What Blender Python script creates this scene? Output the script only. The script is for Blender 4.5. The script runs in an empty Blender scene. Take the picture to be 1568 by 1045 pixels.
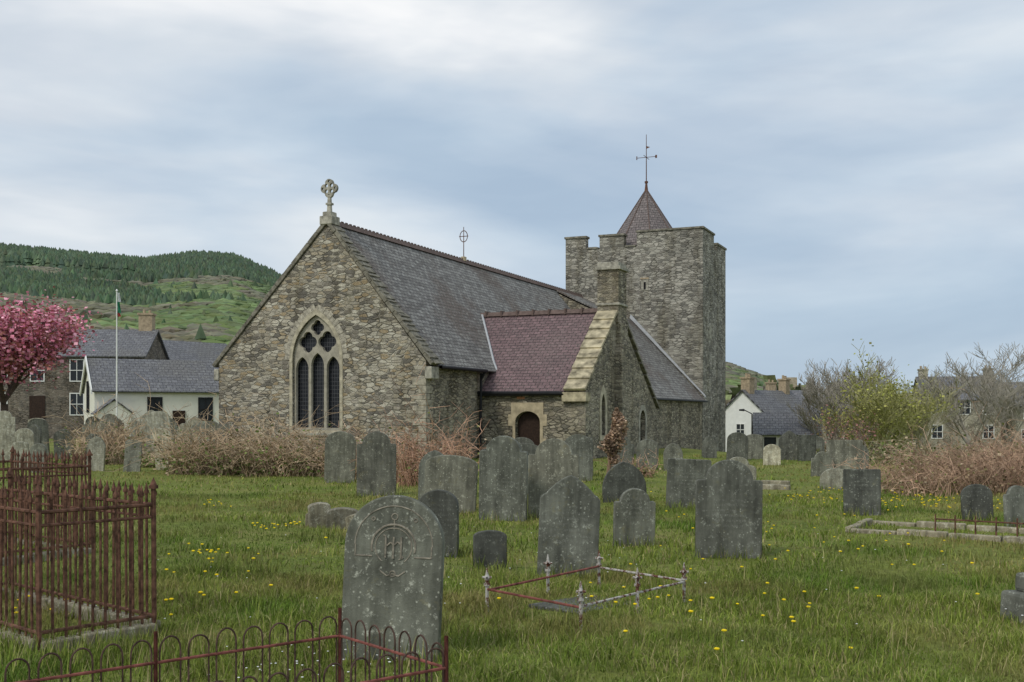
import bpy, bmesh, math, random
import numpy as np
from mathutils import Vector, Matrix
random.seed(7); rng=np.random.default_rng(7)
S=bpy.context.scene
S.view_settings.view_transform='Standard'; S.view_settings.look='None'; S.view_settings.exposure=0
# ---------------------------------------------------------------- materials
def newmat(name, rough=0.9):
    m=bpy.data.materials.new(name); m.use_nodes=True
    nt=m.node_tree; b=nt.nodes['Principled BSDF']; b.inputs['Roughness'].default_value=rough
    b.inputs['Specular IOR Level'].default_value=0.2
    return m,nt,b
def N(nt,t,**kw):
    n=nt.nodes.new(t)
    for k,v in kw.items(): setattr(n,k,v)
    return n
def ramp(nt,src,stops,interp='LINEAR'):
    r=nt.nodes.new('ShaderNodeValToRGB'); r.color_ramp.interpolation=interp
    e=r.color_ramp.elements
    while len(e)<len(stops): e.new(0.5)
    for i,(p,c) in enumerate(stops):
        e[i].position=p; e[i].color=(*c,1) if len(c)==3 else c
    nt.links.new(src,r.inputs[0]); return r.outputs[0]
def g(v): return (v,v,v)
def mix(nt,fac,a,b,mode='MIX'):
    n=nt.nodes.new('ShaderNodeMix'); n.data_type='RGBA'; n.blend_type=mode
    for s,i in ((fac,0),(a,6),(b,7)):
        if isinstance(s,(int,float)): n.inputs[i].default_value=s
        elif isinstance(s,tuple): n.inputs[i].default_value=(*s,1)
        else: nt.links.new(s,n.inputs[i])
    return n.outputs[2]
def noise(nt,vec,scale,detail=4,rough=0.55):
    n=N(nt,'ShaderNodeTexNoise'); n.inputs['Scale'].default_value=scale; n.inputs['Detail'].default_value=min(detail,5); n.inputs['Roughness'].default_value=rough
    if vec is not None: nt.links.new(vec,n.inputs['Vector'])
    return n
def coords(nt,kind='Object',scale=None):
    t=nt.nodes.new('ShaderNodeTexCoord'); o=t.outputs[kind]
    if scale:
        m=nt.nodes.new('ShaderNodeMapping'); m.inputs['Scale'].default_value=scale; nt.links.new(o,m.inputs['Vector']); o=m.outputs[0]
    return o
def bump(nt,b,h,st=0.5,dist=0.03):
    n=nt.nodes.new('ShaderNodeBump'); n.inputs['Strength'].default_value=st; n.inputs['Distance'].default_value=dist
    nt.links.new(h,n.inputs['Height']); nt.links.new(n.outputs[0],b.inputs['Normal'])
def plain(name,col,rough=0.85,var=0.25,scale=6.0,bm=0.3,metal=0):
    m,nt,b=newmat(name,rough); o=coords(nt)
    n=noise(nt,o,scale,5)
    c=ramp(nt,n.outputs[0],[(0.3,tuple(x*(1-var) for x in col)),(0.7,tuple(x*(1+var) for x in col))])
    nt.links.new(c,b.inputs['Base Color']); b.inputs['Metallic'].default_value=metal
    if bm: bump(nt,b,n.outputs[0],bm,0.02)
    return m
def rubble(name,cols,mortar,sc=(3.3,3.3,8.6),tint=(0.72,1.16),pale=(0.50,0.46,0.375)):
    m,nt,b=newmat(name,0.95)
    o=coords(nt)
    dn=noise(nt,o,2.2,3)
    add=N(nt,'ShaderNodeVectorMath',operation='MULTIPLY_ADD'); nt.links.new(dn.outputs[1],add.inputs[0]); add.inputs[1].default_value=(0.2,0.2,0.12); nt.links.new(o,add.inputs[2])
    mp=nt.nodes.new('ShaderNodeMapping'); mp.inputs['Scale'].default_value=sc; nt.links.new(add.outputs[0],mp.inputs[0])
    ve=N(nt,'ShaderNodeTexVoronoi',feature='DISTANCE_TO_EDGE'); vc=N(nt,'ShaderNodeTexVoronoi',feature='F1')
    for v in (ve,vc):
        v.inputs['Scale'].default_value=1; v.inputs['Randomness'].default_value=1; nt.links.new(mp.outputs[0],v.inputs['Vector'])
    sep=N(nt,'ShaderNodeSeparateColor'); nt.links.new(vc.outputs['Color'],sep.inputs[0])
    k=len(cols); c=ramp(nt,sep.outputs[0],[(i/k,cc) for i,cc in enumerate(cols)],'CONSTANT')
    fn=noise(nt,o,22,5,0.7); c=mix(nt,0.75,c,ramp(nt,fn.outputs[0],[(0.3,g(0.17)),(0.7,g(0.82))]),'OVERLAY')
    e=ramp(nt,ve.outputs[0],[(0.015,g(0)),(0.10,g(1))])
    mn=noise(nt,o,1.1,4,0.6); mc=mix(nt,ramp(nt,mn.outputs[0],[(0.42,g(0)),(0.58,g(1))]),tuple(x*0.28 for x in mortar),mortar)
    c=mix(nt,e,mc,c)
    sm=noise(nt,o,3.2,5,0.75); c=mix(nt,ramp(nt,sm.outputs[0],[(0.54,g(0)),(0.66,g(0.55))]),c,pale)
    big=noise(nt,o,0.5,5,0.65); c=mix(nt,1.0,c,ramp(nt,big.outputs[0],[(0.3,g(tint[0])),(0.7,g(tint[1]))]),'MULTIPLY')
    stn=noise(nt,coords(nt,'Object',(1.2,1.2,0.25)),1.0,5,0.7); c=mix(nt,1.0,c,ramp(nt,stn.outputs[0],[(0.36,(0.70,0.68,0.62)),(0.52,g(1.0))]),'MULTIPLY')
    nt.links.new(c,b.inputs['Base Color'])
    h=mix(nt,0.35,e,fn.outputs[0]); bump(nt,b,h,1.0,0.055)
    return m
def slates(name,c1,c2,patch,w=0.28,h=0.19,pfac=(0.5,0.62),lich=0.5):
    m,nt,b=newmat(name,0.75); b.inputs['Specular IOR Level'].default_value=0.25
    uv=coords(nt,'UV')
    br=N(nt,'ShaderNodeTexBrick'); nt.links.new(uv,br.inputs['Vector'])
    br.inputs['Scale'].default_value=1; br.inputs['Brick Width'].default_value=w; br.inputs['Row Height'].default_value=h
    br.inputs['Mortar Size'].default_value=0.014; br.inputs['Mortar Smooth'].default_value=0.3; br.inputs['Bias'].default_value=0
    br.inputs['Color1'].default_value=(*c1,1); br.inputs['Color2'].default_value=(*c2,1); br.inputs['Mortar'].default_value=(0.02,0.02,0.02,1)
    n=noise(nt,uv,0.28,5,0.6); c=mix(nt,ramp(nt,n.outputs[0],[(pfac[0],g(0)),(pfac[1],g(0.8))]),br.outputs[0],patch)
    n2=noise(nt,uv,9,5,0.8); c=mix(nt,0.85,c,ramp(nt,n2.outputs[0],[(0.3,g(0.13)),(0.7,g(0.87))]),'OVERLAY')
    n3=noise(nt,uv,4,5,0.85); c=mix(nt,ramp(nt,n3.outputs[0],[(0.53,g(0)),(0.65,g(lich))]),c,(0.37,0.37,0.32))
    c=mix(nt,ramp(nt,br.outputs['Fac'],[(0,g(0)),(1,g(0.85))]),c,(0.03,0.028,0.028))
    nt.links.new(c,b.inputs['Base Color'])
    sp=N(nt,'ShaderNodeSeparateXYZ'); nt.links.new(uv,sp.inputs[0])
    d=N(nt,'ShaderNodeMath',operation='DIVIDE'); nt.links.new(sp.outputs[1],d.inputs[0]); d.inputs[1].default_value=h
    f=N(nt,'ShaderNodeMath',operation='FRACT'); nt.links.new(d.outputs[0],f.inputs[0])
    inv=N(nt,'ShaderNodeMath',operation='SUBTRACT'); inv.inputs[0].default_value=1; nt.links.new(f.outputs[0],inv.inputs[1])
    hh=mix(nt,0.45,inv.outputs[0],n2.outputs[0]); bump(nt,b,hh,1.0,0.04)
    return m
def attrmat(name,rough=0.85,var=0.35,scale=2.0):
    m,nt,b=newmat(name,rough); b.inputs['Specular IOR Level'].default_value=0.1
    a=N(nt,'ShaderNodeAttribute',attribute_name='Col')
    n=noise(nt,coords(nt),scale,2)
    c=mix(nt,1.0,a.outputs[0],ramp(nt,n.outputs[0],[(0.3,g(1-var)),(0.7,g(1+var))]),'MULTIPLY')
    nt.links.new(c,b.inputs['Base Color'])
    return m
def grave_mat(name,base,lichen=(0.40,0.41,0.37),lf=(0.56,0.66),insc=True,spot=0.10):
    m,nt,b=newmat(name,0.85); o=coords(nt)
    oi=N(nt,'ShaderNodeObjectInfo'); 
    of=N(nt,'ShaderNodeVectorMath',operation='MULTIPLY_ADD'); nt.links.new(oi.outputs['Random'],of.inputs[0]); of.inputs[1].default_value=(37,53,71); nt.links.new(o,of.inputs[2]); oo=of.outputs[0]
    n=noise(nt,oo,3.0,5,0.7); c=ramp(nt,n.outputs[0],[(0.3,tuple(x*0.6 for x in base)),(0.72,tuple(x*1.4 for x in base))])
    l=noise(nt,oo,11,5,0.85); c=mix(nt,ramp(nt,l.outputs[0],[(lf[0],g(0)),(lf[1],g(0.8))]),c,lichen)
    yl=noise(nt,oo,4.5,5,0.8); c=mix(nt,ramp(nt,yl.outputs[0],[(0.58,g(0)),(0.68,g(0.45))]),c,(0.20,0.18,0.10))
    v=N(nt,'ShaderNodeTexVoronoi',feature='F1'); v.inputs['Scale'].default_value=22; nt.links.new(oo,v.inputs['Vector'])
    sep=N(nt,'ShaderNodeSeparateColor'); nt.links.new(v.outputs['Color'],sep.inputs[0])
    dots=mix(nt,1.0,ramp(nt,v.outputs['Distance'],[(spot,g(0.7)),(spot+0.15,g(0))]),ramp(nt,sep.outputs[0],[(0.45,g(0)),(0.55,g(1))]),'MULTIPLY')
    c=mix(nt,dots,c,tuple(x*1.15 for x in lichen))
    st=noise(nt,coords(nt,'Object',(6,6,0.7)),2,4); c=mix(nt,1.0,c,ramp(nt,st.outputs[0],[(0.3,g(0.62)),(0.65,g(1.25))]),'MULTIPLY')
    tint=ramp(nt,oi.outputs['Random'],[(0,(0.75,0.75,0.70)),(0.5,(1.05,1.06,0.98)),(1,(1.35,1.30,1.13))]); c=mix(nt,1.0,c,tint,'MULTIPLY')
    if insc:
        sp=N(nt,'ShaderNodeSeparateXYZ'); nt.links.new(o,sp.inputs[0])
        mu=N(nt,'ShaderNodeMath',operation='MULTIPLY'); nt.links.new(sp.outputs[2],mu.inputs[0]); mu.inputs[1].default_value=16
        fr=N(nt,'ShaderNodeMath',operation='FRACT'); nt.links.new(mu.outputs[0],fr.inputs[0])
        row=ramp(nt,fr.outputs[0],[(0.42,g(0)),(0.5,g(1)),(0.85,g(1)),(0.92,g(0))])
        let=noise(nt,coords(nt,'Object',(70,70,18)),1.0,1); lt=ramp(nt,let.outputs[0],[(0.5,g(0)),(0.56,g(1))])
        zr=ramp(nt,sp.outputs[2],[(0.35,g(0)),(0.39,g(1)),(0.72,g(1)),(0.76,g(0))])
        ax=N(nt,'ShaderNodeMath',operation='ABSOLUTE'); nt.links.new(sp.outputs[0],ax.inputs[0])
        xr=ramp(nt,ax.outputs[0],[(0.17,g(1)),(0.23,g(0))])
        k=mix(nt,1.0,mix(nt,1.0,mix(nt,1.0,row,lt,'MULTIPLY'),zr,'MULTIPLY'),xr,'MULTIPLY')
        c=mix(nt,mix(nt,1.0,k,g(0.22),'MULTIPLY'),c,tuple(x*2.2 for x in base))
    nt.links.new(c,b.inputs['Base Color']); bump(nt,b,l.outputs[0],0.7,0.014)
    return m
M={}
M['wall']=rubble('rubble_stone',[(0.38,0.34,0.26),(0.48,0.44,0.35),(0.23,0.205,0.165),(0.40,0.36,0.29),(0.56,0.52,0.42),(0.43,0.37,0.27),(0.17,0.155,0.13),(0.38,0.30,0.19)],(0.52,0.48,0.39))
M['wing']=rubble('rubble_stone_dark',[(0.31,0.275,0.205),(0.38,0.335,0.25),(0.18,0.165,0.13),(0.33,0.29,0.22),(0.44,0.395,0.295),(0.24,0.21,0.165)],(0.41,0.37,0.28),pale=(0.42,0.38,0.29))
M['tower']=rubble('rubble_stone_tower',[(0.31,0.29,0.245),(0.40,0.38,0.32),(0.19,0.18,0.155),(0.34,0.32,0.27),(0.46,0.43,0.365),(0.245,0.225,0.19)],(0.42,0.395,0.33),sc=(2.7,2.7,7.2),pale=(0.44,0.42,0.36))
M['ashlar']=plain('dressed_sandstone',(0.45,0.375,0.25),0.9,0.3,4)
M['ashlarg']=plain('window_dressing_stone',(0.44,0.395,0.29),0.9,0.35,5,0.5)
M['ashlar2']=plain('weathered_coping_stone',(0.34,0.32,0.26),0.9,0.5,5,0.5)
M['coping']=plain('dark_coping',(0.20,0.185,0.145),0.9,0.55,6,0.6)
M['trac']=plain('tracery_stone',(0.36,0.33,0.26),0.9,0.25,5)
M['roof']=slates('roof_slate_grey',(0.27,0.26,0.24),(0.135,0.125,0.115),(0.13,0.10,0.08),lich=0.65)
M['roofm']=slates('roof_slate_purple',(0.215,0.14,0.14),(0.15,0.10,0.10),(0.19,0.14,0.13),0.3,0.2,(0.5,0.8),0.18)
M['spire']=slates('spire_slate',(0.22,0.185,0.175),(0.15,0.125,0.12),(0.24,0.22,0.21),0.3,0.2,(0.5,0.8),0.25)
M['roofh']=slates('house_slate',(0.18,0.18,0.19),(0.13,0.13,0.14),(0.15,0.145,0.14),0.4,0.3)
M['ridge']=plain('ridge_tile',(0.14,0.10,0.085),0.8,0.3)
M['black']=plain('black_iron',(0.02,0.02,0.022),0.5,0.2)
M['lead']=plain('lead_flashing',(0.45,0.46,0.47),0.6,0.15)
M['door']=plain('old_door_wood',(0.035,0.02,0.014),0.6,0.4,12)
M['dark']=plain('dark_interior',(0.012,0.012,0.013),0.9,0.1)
m,nt,b=newmat('leaded_glass',0.3)
br=N(nt,'ShaderNodeTexBrick')
mp=N(nt,'ShaderNodeMapping'); mp.inputs['Rotation'].default_value=(math.radians(90),0,0); nt.links.new(coords(nt),mp.inputs[0]); nt.links.new(mp.outputs[0],br.inputs['Vector'])
br.offset=0; br.inputs['Scale'].default_value=1; br.inputs['Brick Width'].default_value=0.11; br.inputs['Row Height'].default_value=0.15; br.inputs['Mortar Size'].default_value=0.012
br.inputs['Color1'].default_value=(0.022,0.024,0.03,1); br.inputs['Color2'].default_value=(0.012,0.013,0.016,1); br.inputs['Mortar'].default_value=(0.07,0.07,0.075,1)
nt.links.new(br.outputs[0],b.inputs['Base Color']); M['glass']=m
M['pane']=plain('window_glass',(0.03,0.035,0.04),0.15,0.2,1,0)
M['white']=plain('white_paint',(0.78,0.78,0.74),0.6,0.06,3,0.05)
M['cream']=plain('cream_render',(0.74,0.72,0.62),0.8,0.06,2,0.1)
M['hstone']=rubble('house_stone',[(0.19,0.16,0.13),(0.25,0.215,0.175),(0.14,0.125,0.105),(0.21,0.18,0.145)],(0.27,0.24,0.195),sc=(3,3,7),pale=(0.24,0.215,0.18))
M['hstone2']=rubble('house_stone_light',[(0.42,0.38,0.29),(0.48,0.44,0.34),(0.36,0.33,0.25)],(0.48,0.45,0.35),sc=(3,3,7))
M['brick']=plain('buff_brick',(0.38,0.30,0.20),0.9,0.3)
M['orange']=plain('orange_brick',(0.48,0.23,0.12),0.9,0.2)
M['rust']=plain('rusty_iron',(0.135,0.068,0.045),0.85,0.65,18,0.5)
M['rustdark']=plain('dark_rusty_iron',(0.085,0.052,0.04),0.8,0.6,16,0.5)
M['rustred']=plain('red_oxide_iron',(0.20,0.07,0.055),0.8,0.55,14,0.4)
m,nt,b=newmat('flaking_white_paint',0.8); nn=noise(nt,coords(nt),16,5,0.8)
nt.links.new(ramp(nt,nn.outputs[0],[(0.45,(0.13,0.055,0.035)),(0.52,(0.46,0.44,0.40))]),b.inputs['Base Color']); M['flake']=m
M['grave']=grave_mat('grave_slate',(0.145,0.147,0.13))
M['grave2']=grave_mat('grave_slate_dark',(0.10,0.102,0.094),(0.30,0.31,0.28))
M['grave3']=grave_mat('grave_stone_pale',(0.28,0.265,0.215),(0.50,0.50,0.44),(0.5,0.62))
M['gravef']=grave_mat('grave_slate_front',(0.13,0.134,0.118),(0.46,0.47,0.43),(0.56,0.65),False,0.07)
M['carve']=plain('carved_slate',(0.27,0.24,0.19),0.9,0.5,20)
M['kerb']=grave_mat('kerb_stone',(0.21,0.19,0.15),(0.42,0.41,0.36),(0.52,0.64),False)
M['leaf']=attrmat('foliage',0.8,0.4,1.5)
M['bark']=attrmat('bark',0.9,0.3,3)
M['hilltree']=attrmat('hill_foliage',0.95,0.25,0.15)
M['blade']=attrmat('grass_blade',0.8,0.25,0.6)
# ---------------------------------------------------------------- mesh helpers
def link(o,parent=None):
    S.collection.objects.link(o)
    if parent: o.parent=parent
    return o
def empty(name,loc=(0,0,0),rz=0):
    e=bpy.data.objects.new(name,None); e.location=loc; e.rotation_euler=(0,0,rz); e.empty_display_size=0.3
    S.collection.objects.link(e); return e
def np_obj(name,V,T,mat,C=None,parent=None,smooth=False):
    me=bpy.data.meshes.new(name); V=np.asarray(V,np.float32); T=np.asarray(T,np.int32)
    me.vertices.add(len(V)); me.vertices.foreach_set('co',V.ravel())
    me.loops.add(T.size); me.loops.foreach_set('vertex_index',T.ravel())
    k=T.shape[1]; me.polygons.add(len(T)); me.polygons.foreach_set('loop_start',np.arange(len(T),dtype=np.int32)*k)
    me.polygons.foreach_set('use_smooth',np.full(len(T),smooth))
    me.update(calc_edges=True)
    if C is not None:
        a=me.color_attributes.new('Col','FLOAT_COLOR','POINT'); C4=np.ones((len(V),4),np.float32); C4[:,:3]=np.clip(C,0.004,1); a.data.foreach_set('color',C4.ravel())
    me.materials.append(mat); return link(bpy.data.objects.new(name,me),parent)
def stamp(tv,tt,pos,scale,rz,col=None,tilt=None):
    n=len(pos); tv=np.asarray(tv,float); v=tv[None]*np.asarray(scale)[:,None,:]
    if tilt is not None:
        c,s=np.cos(tilt)[:,None],np.sin(tilt)[:,None]; y=v[:,:,1]*c-v[:,:,2]*s; z=v[:,:,1]*s+v[:,:,2]*c; v=np.stack([v[:,:,0],y,z],2)
    c,s=np.cos(rz)[:,None],np.sin(rz)[:,None]
    x=v[:,:,0]*c-v[:,:,1]*s; y=v[:,:,0]*s+v[:,:,1]*c
    v=np.stack([x,y,v[:,:,2]],2)+np.asarray(pos)[:,None,:]
    t=np.asarray(tt)[None]+(np.arange(n)*len(tv))[:,None,None]
    C=None if col is None else np.repeat(np.asarray(col),len(tv),axis=0)
    return v.reshape(-1,3),t.reshape(-1,len(tt[0])),C
LAT=rng.random((256,256))
def vn(x,y,s,seed=0):
    x=np.asarray(x,float)*s+seed*17.3+500; y=np.asarray(y,float)*s+seed*9.1+500
    i=np.floor(x).astype(int); j=np.floor(y).astype(int); fx=x-i; fy=y-j; fx=fx*fx*(3-2*fx); fy=fy*fy*(3-2*fy)
    L=lambda a,b_:LAT[a%256,b_%256]
    return (L(i,j)*(1-fx)+L(i+1,j)*fx)*(1-fy)+(L(i,j+1)*(1-fx)+L(i+1,j+1)*fx)*fy
def tubes(segs,sides=5):
    a=np.array([[*s[0],*s[1],s[2],s[3]] for s in segs],float); p0,p1,r0,r1=a[:,:3],a[:,3:6],a[:,6],a[:,7]
    d=p1-p0; d/=np.linalg.norm(d,axis=1,keepdims=True)+1e-9
    ref=np.where(np.abs(d[:,2:3])<0.9,np.array([[0,0,1.]]),np.array([[1.,0,0]]))
    u=np.cross(d,ref); u/=np.linalg.norm(u,axis=1,keepdims=True); w=np.cross(d,u)
    an=np.linspace(0,2*np.pi,sides,endpoint=False)+np.pi/sides
    ring=u[:,None]*np.cos(an)[None,:,None]+w[:,None]*np.sin(an)[None,:,None]
    V=np.concatenate([p0[:,None]+ring*r0[:,None,None],p1[:,None]+ring*r1[:,None,None]],1)
    i=np.arange(sides); j=(i+1)%sides
    q=np.stack([i,i+sides,j+sides,j],1)
    T=(q[None]+(np.arange(len(a))*2*sides)[:,None,None]).reshape(-1,4)
    return V.reshape(-1,3),T
class MB:
    def __init__(s): s.v=[]; s.f=[]
    def box(s,x0,x1,y0,y1,z0,z1):
        k=len(s.v); s.v+=[(x0,y0,z0),(x1,y0,z0),(x1,y1,z0),(x0,y1,z0),(x0,y0,z1),(x1,y0,z1),(x1,y1,z1),(x0,y1,z1)]
        s.f+=[tuple(k+i for i in q) for q in ((0,3,2,1),(4,5,6,7),(0,1,5,4),(1,2,6,5),(2,3,7,6),(3,0,4,7))]
    def prism(s,prof,a0,a1,axis='y'):
        k=len(s.v); n=len(prof)
        for a in (a0,a1):
            for u,z in prof: s.v.append((u,a,z) if axis=='y' else (a,u,z))
        f=[tuple(k+i for i in range(n)),tuple(k+n+i for i in reversed(range(n)))]
        f+=[(k+(i+1)%n,k+i,k+n+i,k+n+(i+1)%n) for i in range(n)]
        if axis!='y': f=[tuple(reversed(q)) for q in f]
        s.f+=f
    def add(s,V,F):
        k=len(s.v); s.v+=[tuple(x) for x in V]; s.f+=[tuple(int(i)+k for i in q) for q in F]
    def obj(s,name,mat,parent=None,bevel=0):
        me=bpy.data.meshes.new(name); me.from_pydata(s.v,[],s.f); me.materials.append(mat); me.update()
        bm=bmesh.new(); bm.from_mesh(me); bmesh.ops.recalc_face_normals(bm,faces=bm.faces); bm.to_mesh(me); bm.free()
        o=link(bpy.data.objects.new(name,me),parent)
        if bevel:
            md=o.modifiers.new('bevel','BEVEL'); md.width=bevel; md.segments=2; md.limit_method='ANGLE'
        return o
def roofslab(name,p0,p1,p2,p3,mat,parent,t=0.07):
    p=[Vector(q) for q in (p0,p1,p2,p3)]; e1=(p[1]-p[0]).normalized(); n=e1.cross(p[3]-p[0]).normalized()
    if n.z<0: n=-n
    e2=n.cross(e1)
    if e2.dot(p[3]-p[0])<0: e2=-e2
    vs=p+[q-n*t for q in p]
    fs=[(0,1,2,3),(7,6,5,4),(0,4,5,1),(1,5,6,2),(2,6,7,3),(3,7,4,0)]
    me=bpy.data.meshes.new(name); me.from_pydata(vs,[],fs); uv=me.uv_layers.new(name='UVMap')
    for l in me.loops:
        d=vs[l.vertex_index]-p[0]; uv.data[l.index].uv=(d.dot(e1)+20,d.dot(e2)+20)
    me.materials.append(mat)
    bm=bmesh.new(); bm.from_mesh(me); bmesh.ops.recalc_face_normals(bm,faces=bm.faces); bm.to_mesh(me); bm.free()
    return link(bpy.data.objects.new(name,me),parent)
def plate(name,outer,holes,a0,a1,mat,parent,axis='xz',bevel=0):
    cu=bpy.data.curves.new(name+'_c','CURVE'); cu.dimensions='2D'; cu.fill_mode='BOTH'; cu.extrude=abs(a1-a0)/2-bevel; cu.bevel_depth=bevel
    cu.offset=-bevel
    for poly in [outer]+holes:
        sp=cu.splines.new('POLY'); sp.points.add(len(poly)-1); sp.use_cyclic_u=True
        for i,(u,v) in enumerate(poly): sp.points[i].co=(u,v,0,1)
    o=bpy.data.objects.new('tmp',cu); S.collection.objects.link(o); dg=bpy.context.evaluated_depsgraph_get()
    me=bpy.data.meshes.new_from_object(o.evaluated_get(dg)); bpy.data.objects.remove(o)
    mid=(a0+a1)/2
    for v in me.vertices:
        u,w,d=v.co; v.co=(u,mid-d,w) if axis=='xz' else (mid+d,u,w)
    me.name=name; me.materials.clear(); me.materials.append(mat); me.update()
    return link(bpy.data.objects.new(name,me),parent)
def arch(cx,w,z0,zs,za,n=8):
    H=za-zs; 
    pts=[(cx-w/2,z0)]
    if H>=w/2:
        R=(H*H+w*w/4)/w; a1=math.asin(min(1,H/R)); c=cx-w/2+R
        L=[(c-R*math.cos(a1*i/n),zs+R*math.sin(a1*i/n)) for i in range(n+1)]
    else:
        L=[(cx-w/2*math.cos(math.pi/2*i/n),zs+H*math.sin(math.pi/2*i/n)) for i in range(n+1)]
    pts+=L+[(2*cx-x,z) for x,z in reversed(L[:-1])]+[(cx+w/2,z0)]
    return pts
def foil(cx,cz,r,n=48,rot=0):
    o=[]
    for i in range(n):
        t=2*math.pi*i/n; ph=((t-rot+math.pi/4)%(math.pi/2))-math.pi/4
        d=r*0.48; a=r*0.52; rr=d*math.cos(ph)+math.sqrt(max(0,a*a-(d*math.sin(ph))**2)); o.append((cx+rr*math.cos(t),cz+rr*math.sin(t)))
    return o
def sst(a,b,x):
    t=np.clip((x-a)/(b-a),0,1); return t*t*(3-2*t)
def hgt(x,y):
    x=np.asarray(x,float); y=np.asarray(y,float)
    und=0.035*np.sin(x*0.9+1.3)*np.cos(y*0.7)+0.025*np.sin(x*2.1+y*1.3)
    und=und*np.clip(1-y/60,0,1)
    drop=-3.2*sst(46,80,y)*sst(6,16,x-0.03*y)
    return und+drop
# ---------------------------------------------------------------- camera, world, sun
cam=bpy.data.cameras.new('camera'); cam.sensor_width=36; cam.lens=36*1681/1568; cam.shift_y=112.5/1568; cam.clip_end=6000; cam.clip_start=0.1
co=bpy.data.objects.new('camera',cam); co.location=(0,0,1.75); co.rotation_euler=(math.radians(90),0,0); S.collection.objects.link(co); S.camera=co
sd=Vector((-0.60,-0.70,0.95)).normalized()
el=math.asin(sd.z); az=math.atan2(sd.x,sd.y)
w=bpy.data.worlds.new('World'); S.world=w; w.use_nodes=True; nt=w.node_tree; bg=nt.nodes['Background']; bg.inputs[1].default_value=0.13
sky=N(nt,'ShaderNodeTexSky',sky_type='NISHITA'); sky.sun_disc=False; sky.sun_elevation=el; sky.sun_rotation=az
tc=N(nt,'ShaderNodeTexCoord'); mp=N(nt,'ShaderNodeMapping'); mp.inputs['Scale'].default_value=(1,0.8,3.2); mp.inputs['Location'].default_value=(0.55,0.1,0.9); nt.links.new(tc.outputs['Generated'],mp.inputs[0])
n1=noise(nt,mp.outputs[0],1.9,5,0.5); n1.inputs['Distortion'].default_value=0.35
cl=ramp(nt,n1.outputs[0],[(0.34,(3.5,4.35,5.3)),(0.45,(4.4,5.1,5.85)),(0.55,(5.5,5.9,6.3)),(0.66,(7.3,7.35,7.4))])
mp2=N(nt,'ShaderNodeMapping'); mp2.inputs['Scale'].default_value=(1,1,4.0); mp2.inputs['Location'].default_value=(2.1,0.4,0.2); nt.links.new(tc.outputs['Generated'],mp2.inputs[0])
n2=noise(nt,mp2.outputs[0],3.2,5,0.55); n2.inputs['Distortion'].default_value=0.3; cl=mix(nt,1.0,cl,ramp(nt,n2.outputs[0],[(0.35,(0.90,0.92,0.95)),(0.65,(1.10,1.09,1.07))]),'MULTIPLY')
out=mix(nt,0.93,sky.outputs[0],cl); nt.links.new(out,bg.inputs[0])
sl=bpy.data.lights.new('sun','SUN'); sl.energy=1.5; sl.angle=math.radians(14); sl.color=(1,0.95,0.87)
so=bpy.data.objects.new('sun',sl); so.rotation_euler=(-sd).to_track_quat('-Z','Y').to_euler(); so.location=(-20,-20,30); S.collection.objects.link(so)
# ---------------------------------------------------------------- ground
def axis_pts(lo,hi,fine,grow): 
    a=[0.0]; st=fine
    while a[-1]<hi: a.append(a[-1]+st); st=fine if a[-1]<30 else st*grow
    return a
ys=np.array([-40,-20,-10,-5,-2]+axis_pts(0,3500,0.35,1.09)); xp=axis_pts(0,2500,0.35,1.09); xs=np.array([-x for x in reversed(xp[1:])]+xp)
X,Y=np.meshgrid(xs,ys); Z=hgt(X,Y)-0.0
V=np.stack([X,Y,Z],2).reshape(-1,3); nx=len(xs); ny=len(ys)
I=np.arange((ny-1)*nx).reshape(ny-1,nx)[:,:-1].ravel(); F=np.stack([I,I+1,I+nx+1,I+nx],1)
m,nt,b=newmat('ground_grass',0.95); o=coords(nt)
a=noise(nt,o,0.35,5,0.6); c=ramp(nt,a.outputs[0],[(0.3,(0.125,0.165,0.028)),(0.5,(0.18,0.215,0.042)),(0.7,(0.26,0.25,0.075))])
a2=noise(nt,o,9,5,0.8); c=mix(nt,0.85,c,ramp(nt,a2.outputs[0],[(0.25,g(0.12)),(0.75,g(0.8))]),'OVERLAY')
a3=noise(nt,o,1.3,5,0.7); c=mix(nt,ramp(nt,a3.outputs[0],[(0.55,g(0)),(0.68,g(0.6))]),c,(0.21,0.16,0.08))
nt.links.new(c,b.inputs['Base Color']); bump(nt,b,a2.outputs[0],1,0.06)
np_obj('ground',V,F,m,smooth=True)
# ---------------------------------------------------------------- church
church=empty('stone_church',(-3.14,40,0),math.radians(-23))
AX=-4.2; RZ=9.0
WC=-4.7
win=arch(WC,2.12,1.15,3.85,5.55,14)
plate('east_gable_wall',[(-9.24,-0.4),(0,-0.4),(0,3.72),(AX,8.95),(-9.24,3.78)],[win],0,0.6,M['wall'],church)
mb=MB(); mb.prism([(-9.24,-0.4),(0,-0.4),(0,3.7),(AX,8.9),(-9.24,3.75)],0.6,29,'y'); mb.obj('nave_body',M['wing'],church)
plate('window_surround',arch(WC,2.38,1.04,3.85,5.77,14),[win],-0.03,0.25,M['ashlarg'],church)
vs=MB(); H=5.77-3.85; W_=2.38; R=(H*H+W_*W_/4)/W_; a1=math.asin(min(1,H/R)); 
for s in (-1,1):
    for i in range(13):
        t0=a1*(i+0.04)/13; t1=a1*(i+0.96)/13; r0=R+0.005; r1=R+0.22+random.uniform(-.03,.07); q=[]
        for t_,rr in ((t0,r0),(t0,r1),(t1,r1),(t1,r0)):
            xx=(-W_/2+R)-rr*math.cos(t_); q.append((WC+ (xx if s<0 else -xx),3.85+rr*math.sin(t_)))
        if s>0: q=q[::-1]
        vs.prism(q,-0.014-0.008*(i%2),0.1,'y')
vs.obj('window_voussoirs',plain('voussoir_stone',(0.40,0.365,0.29),0.95,0.5,7,0.6),church)
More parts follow.
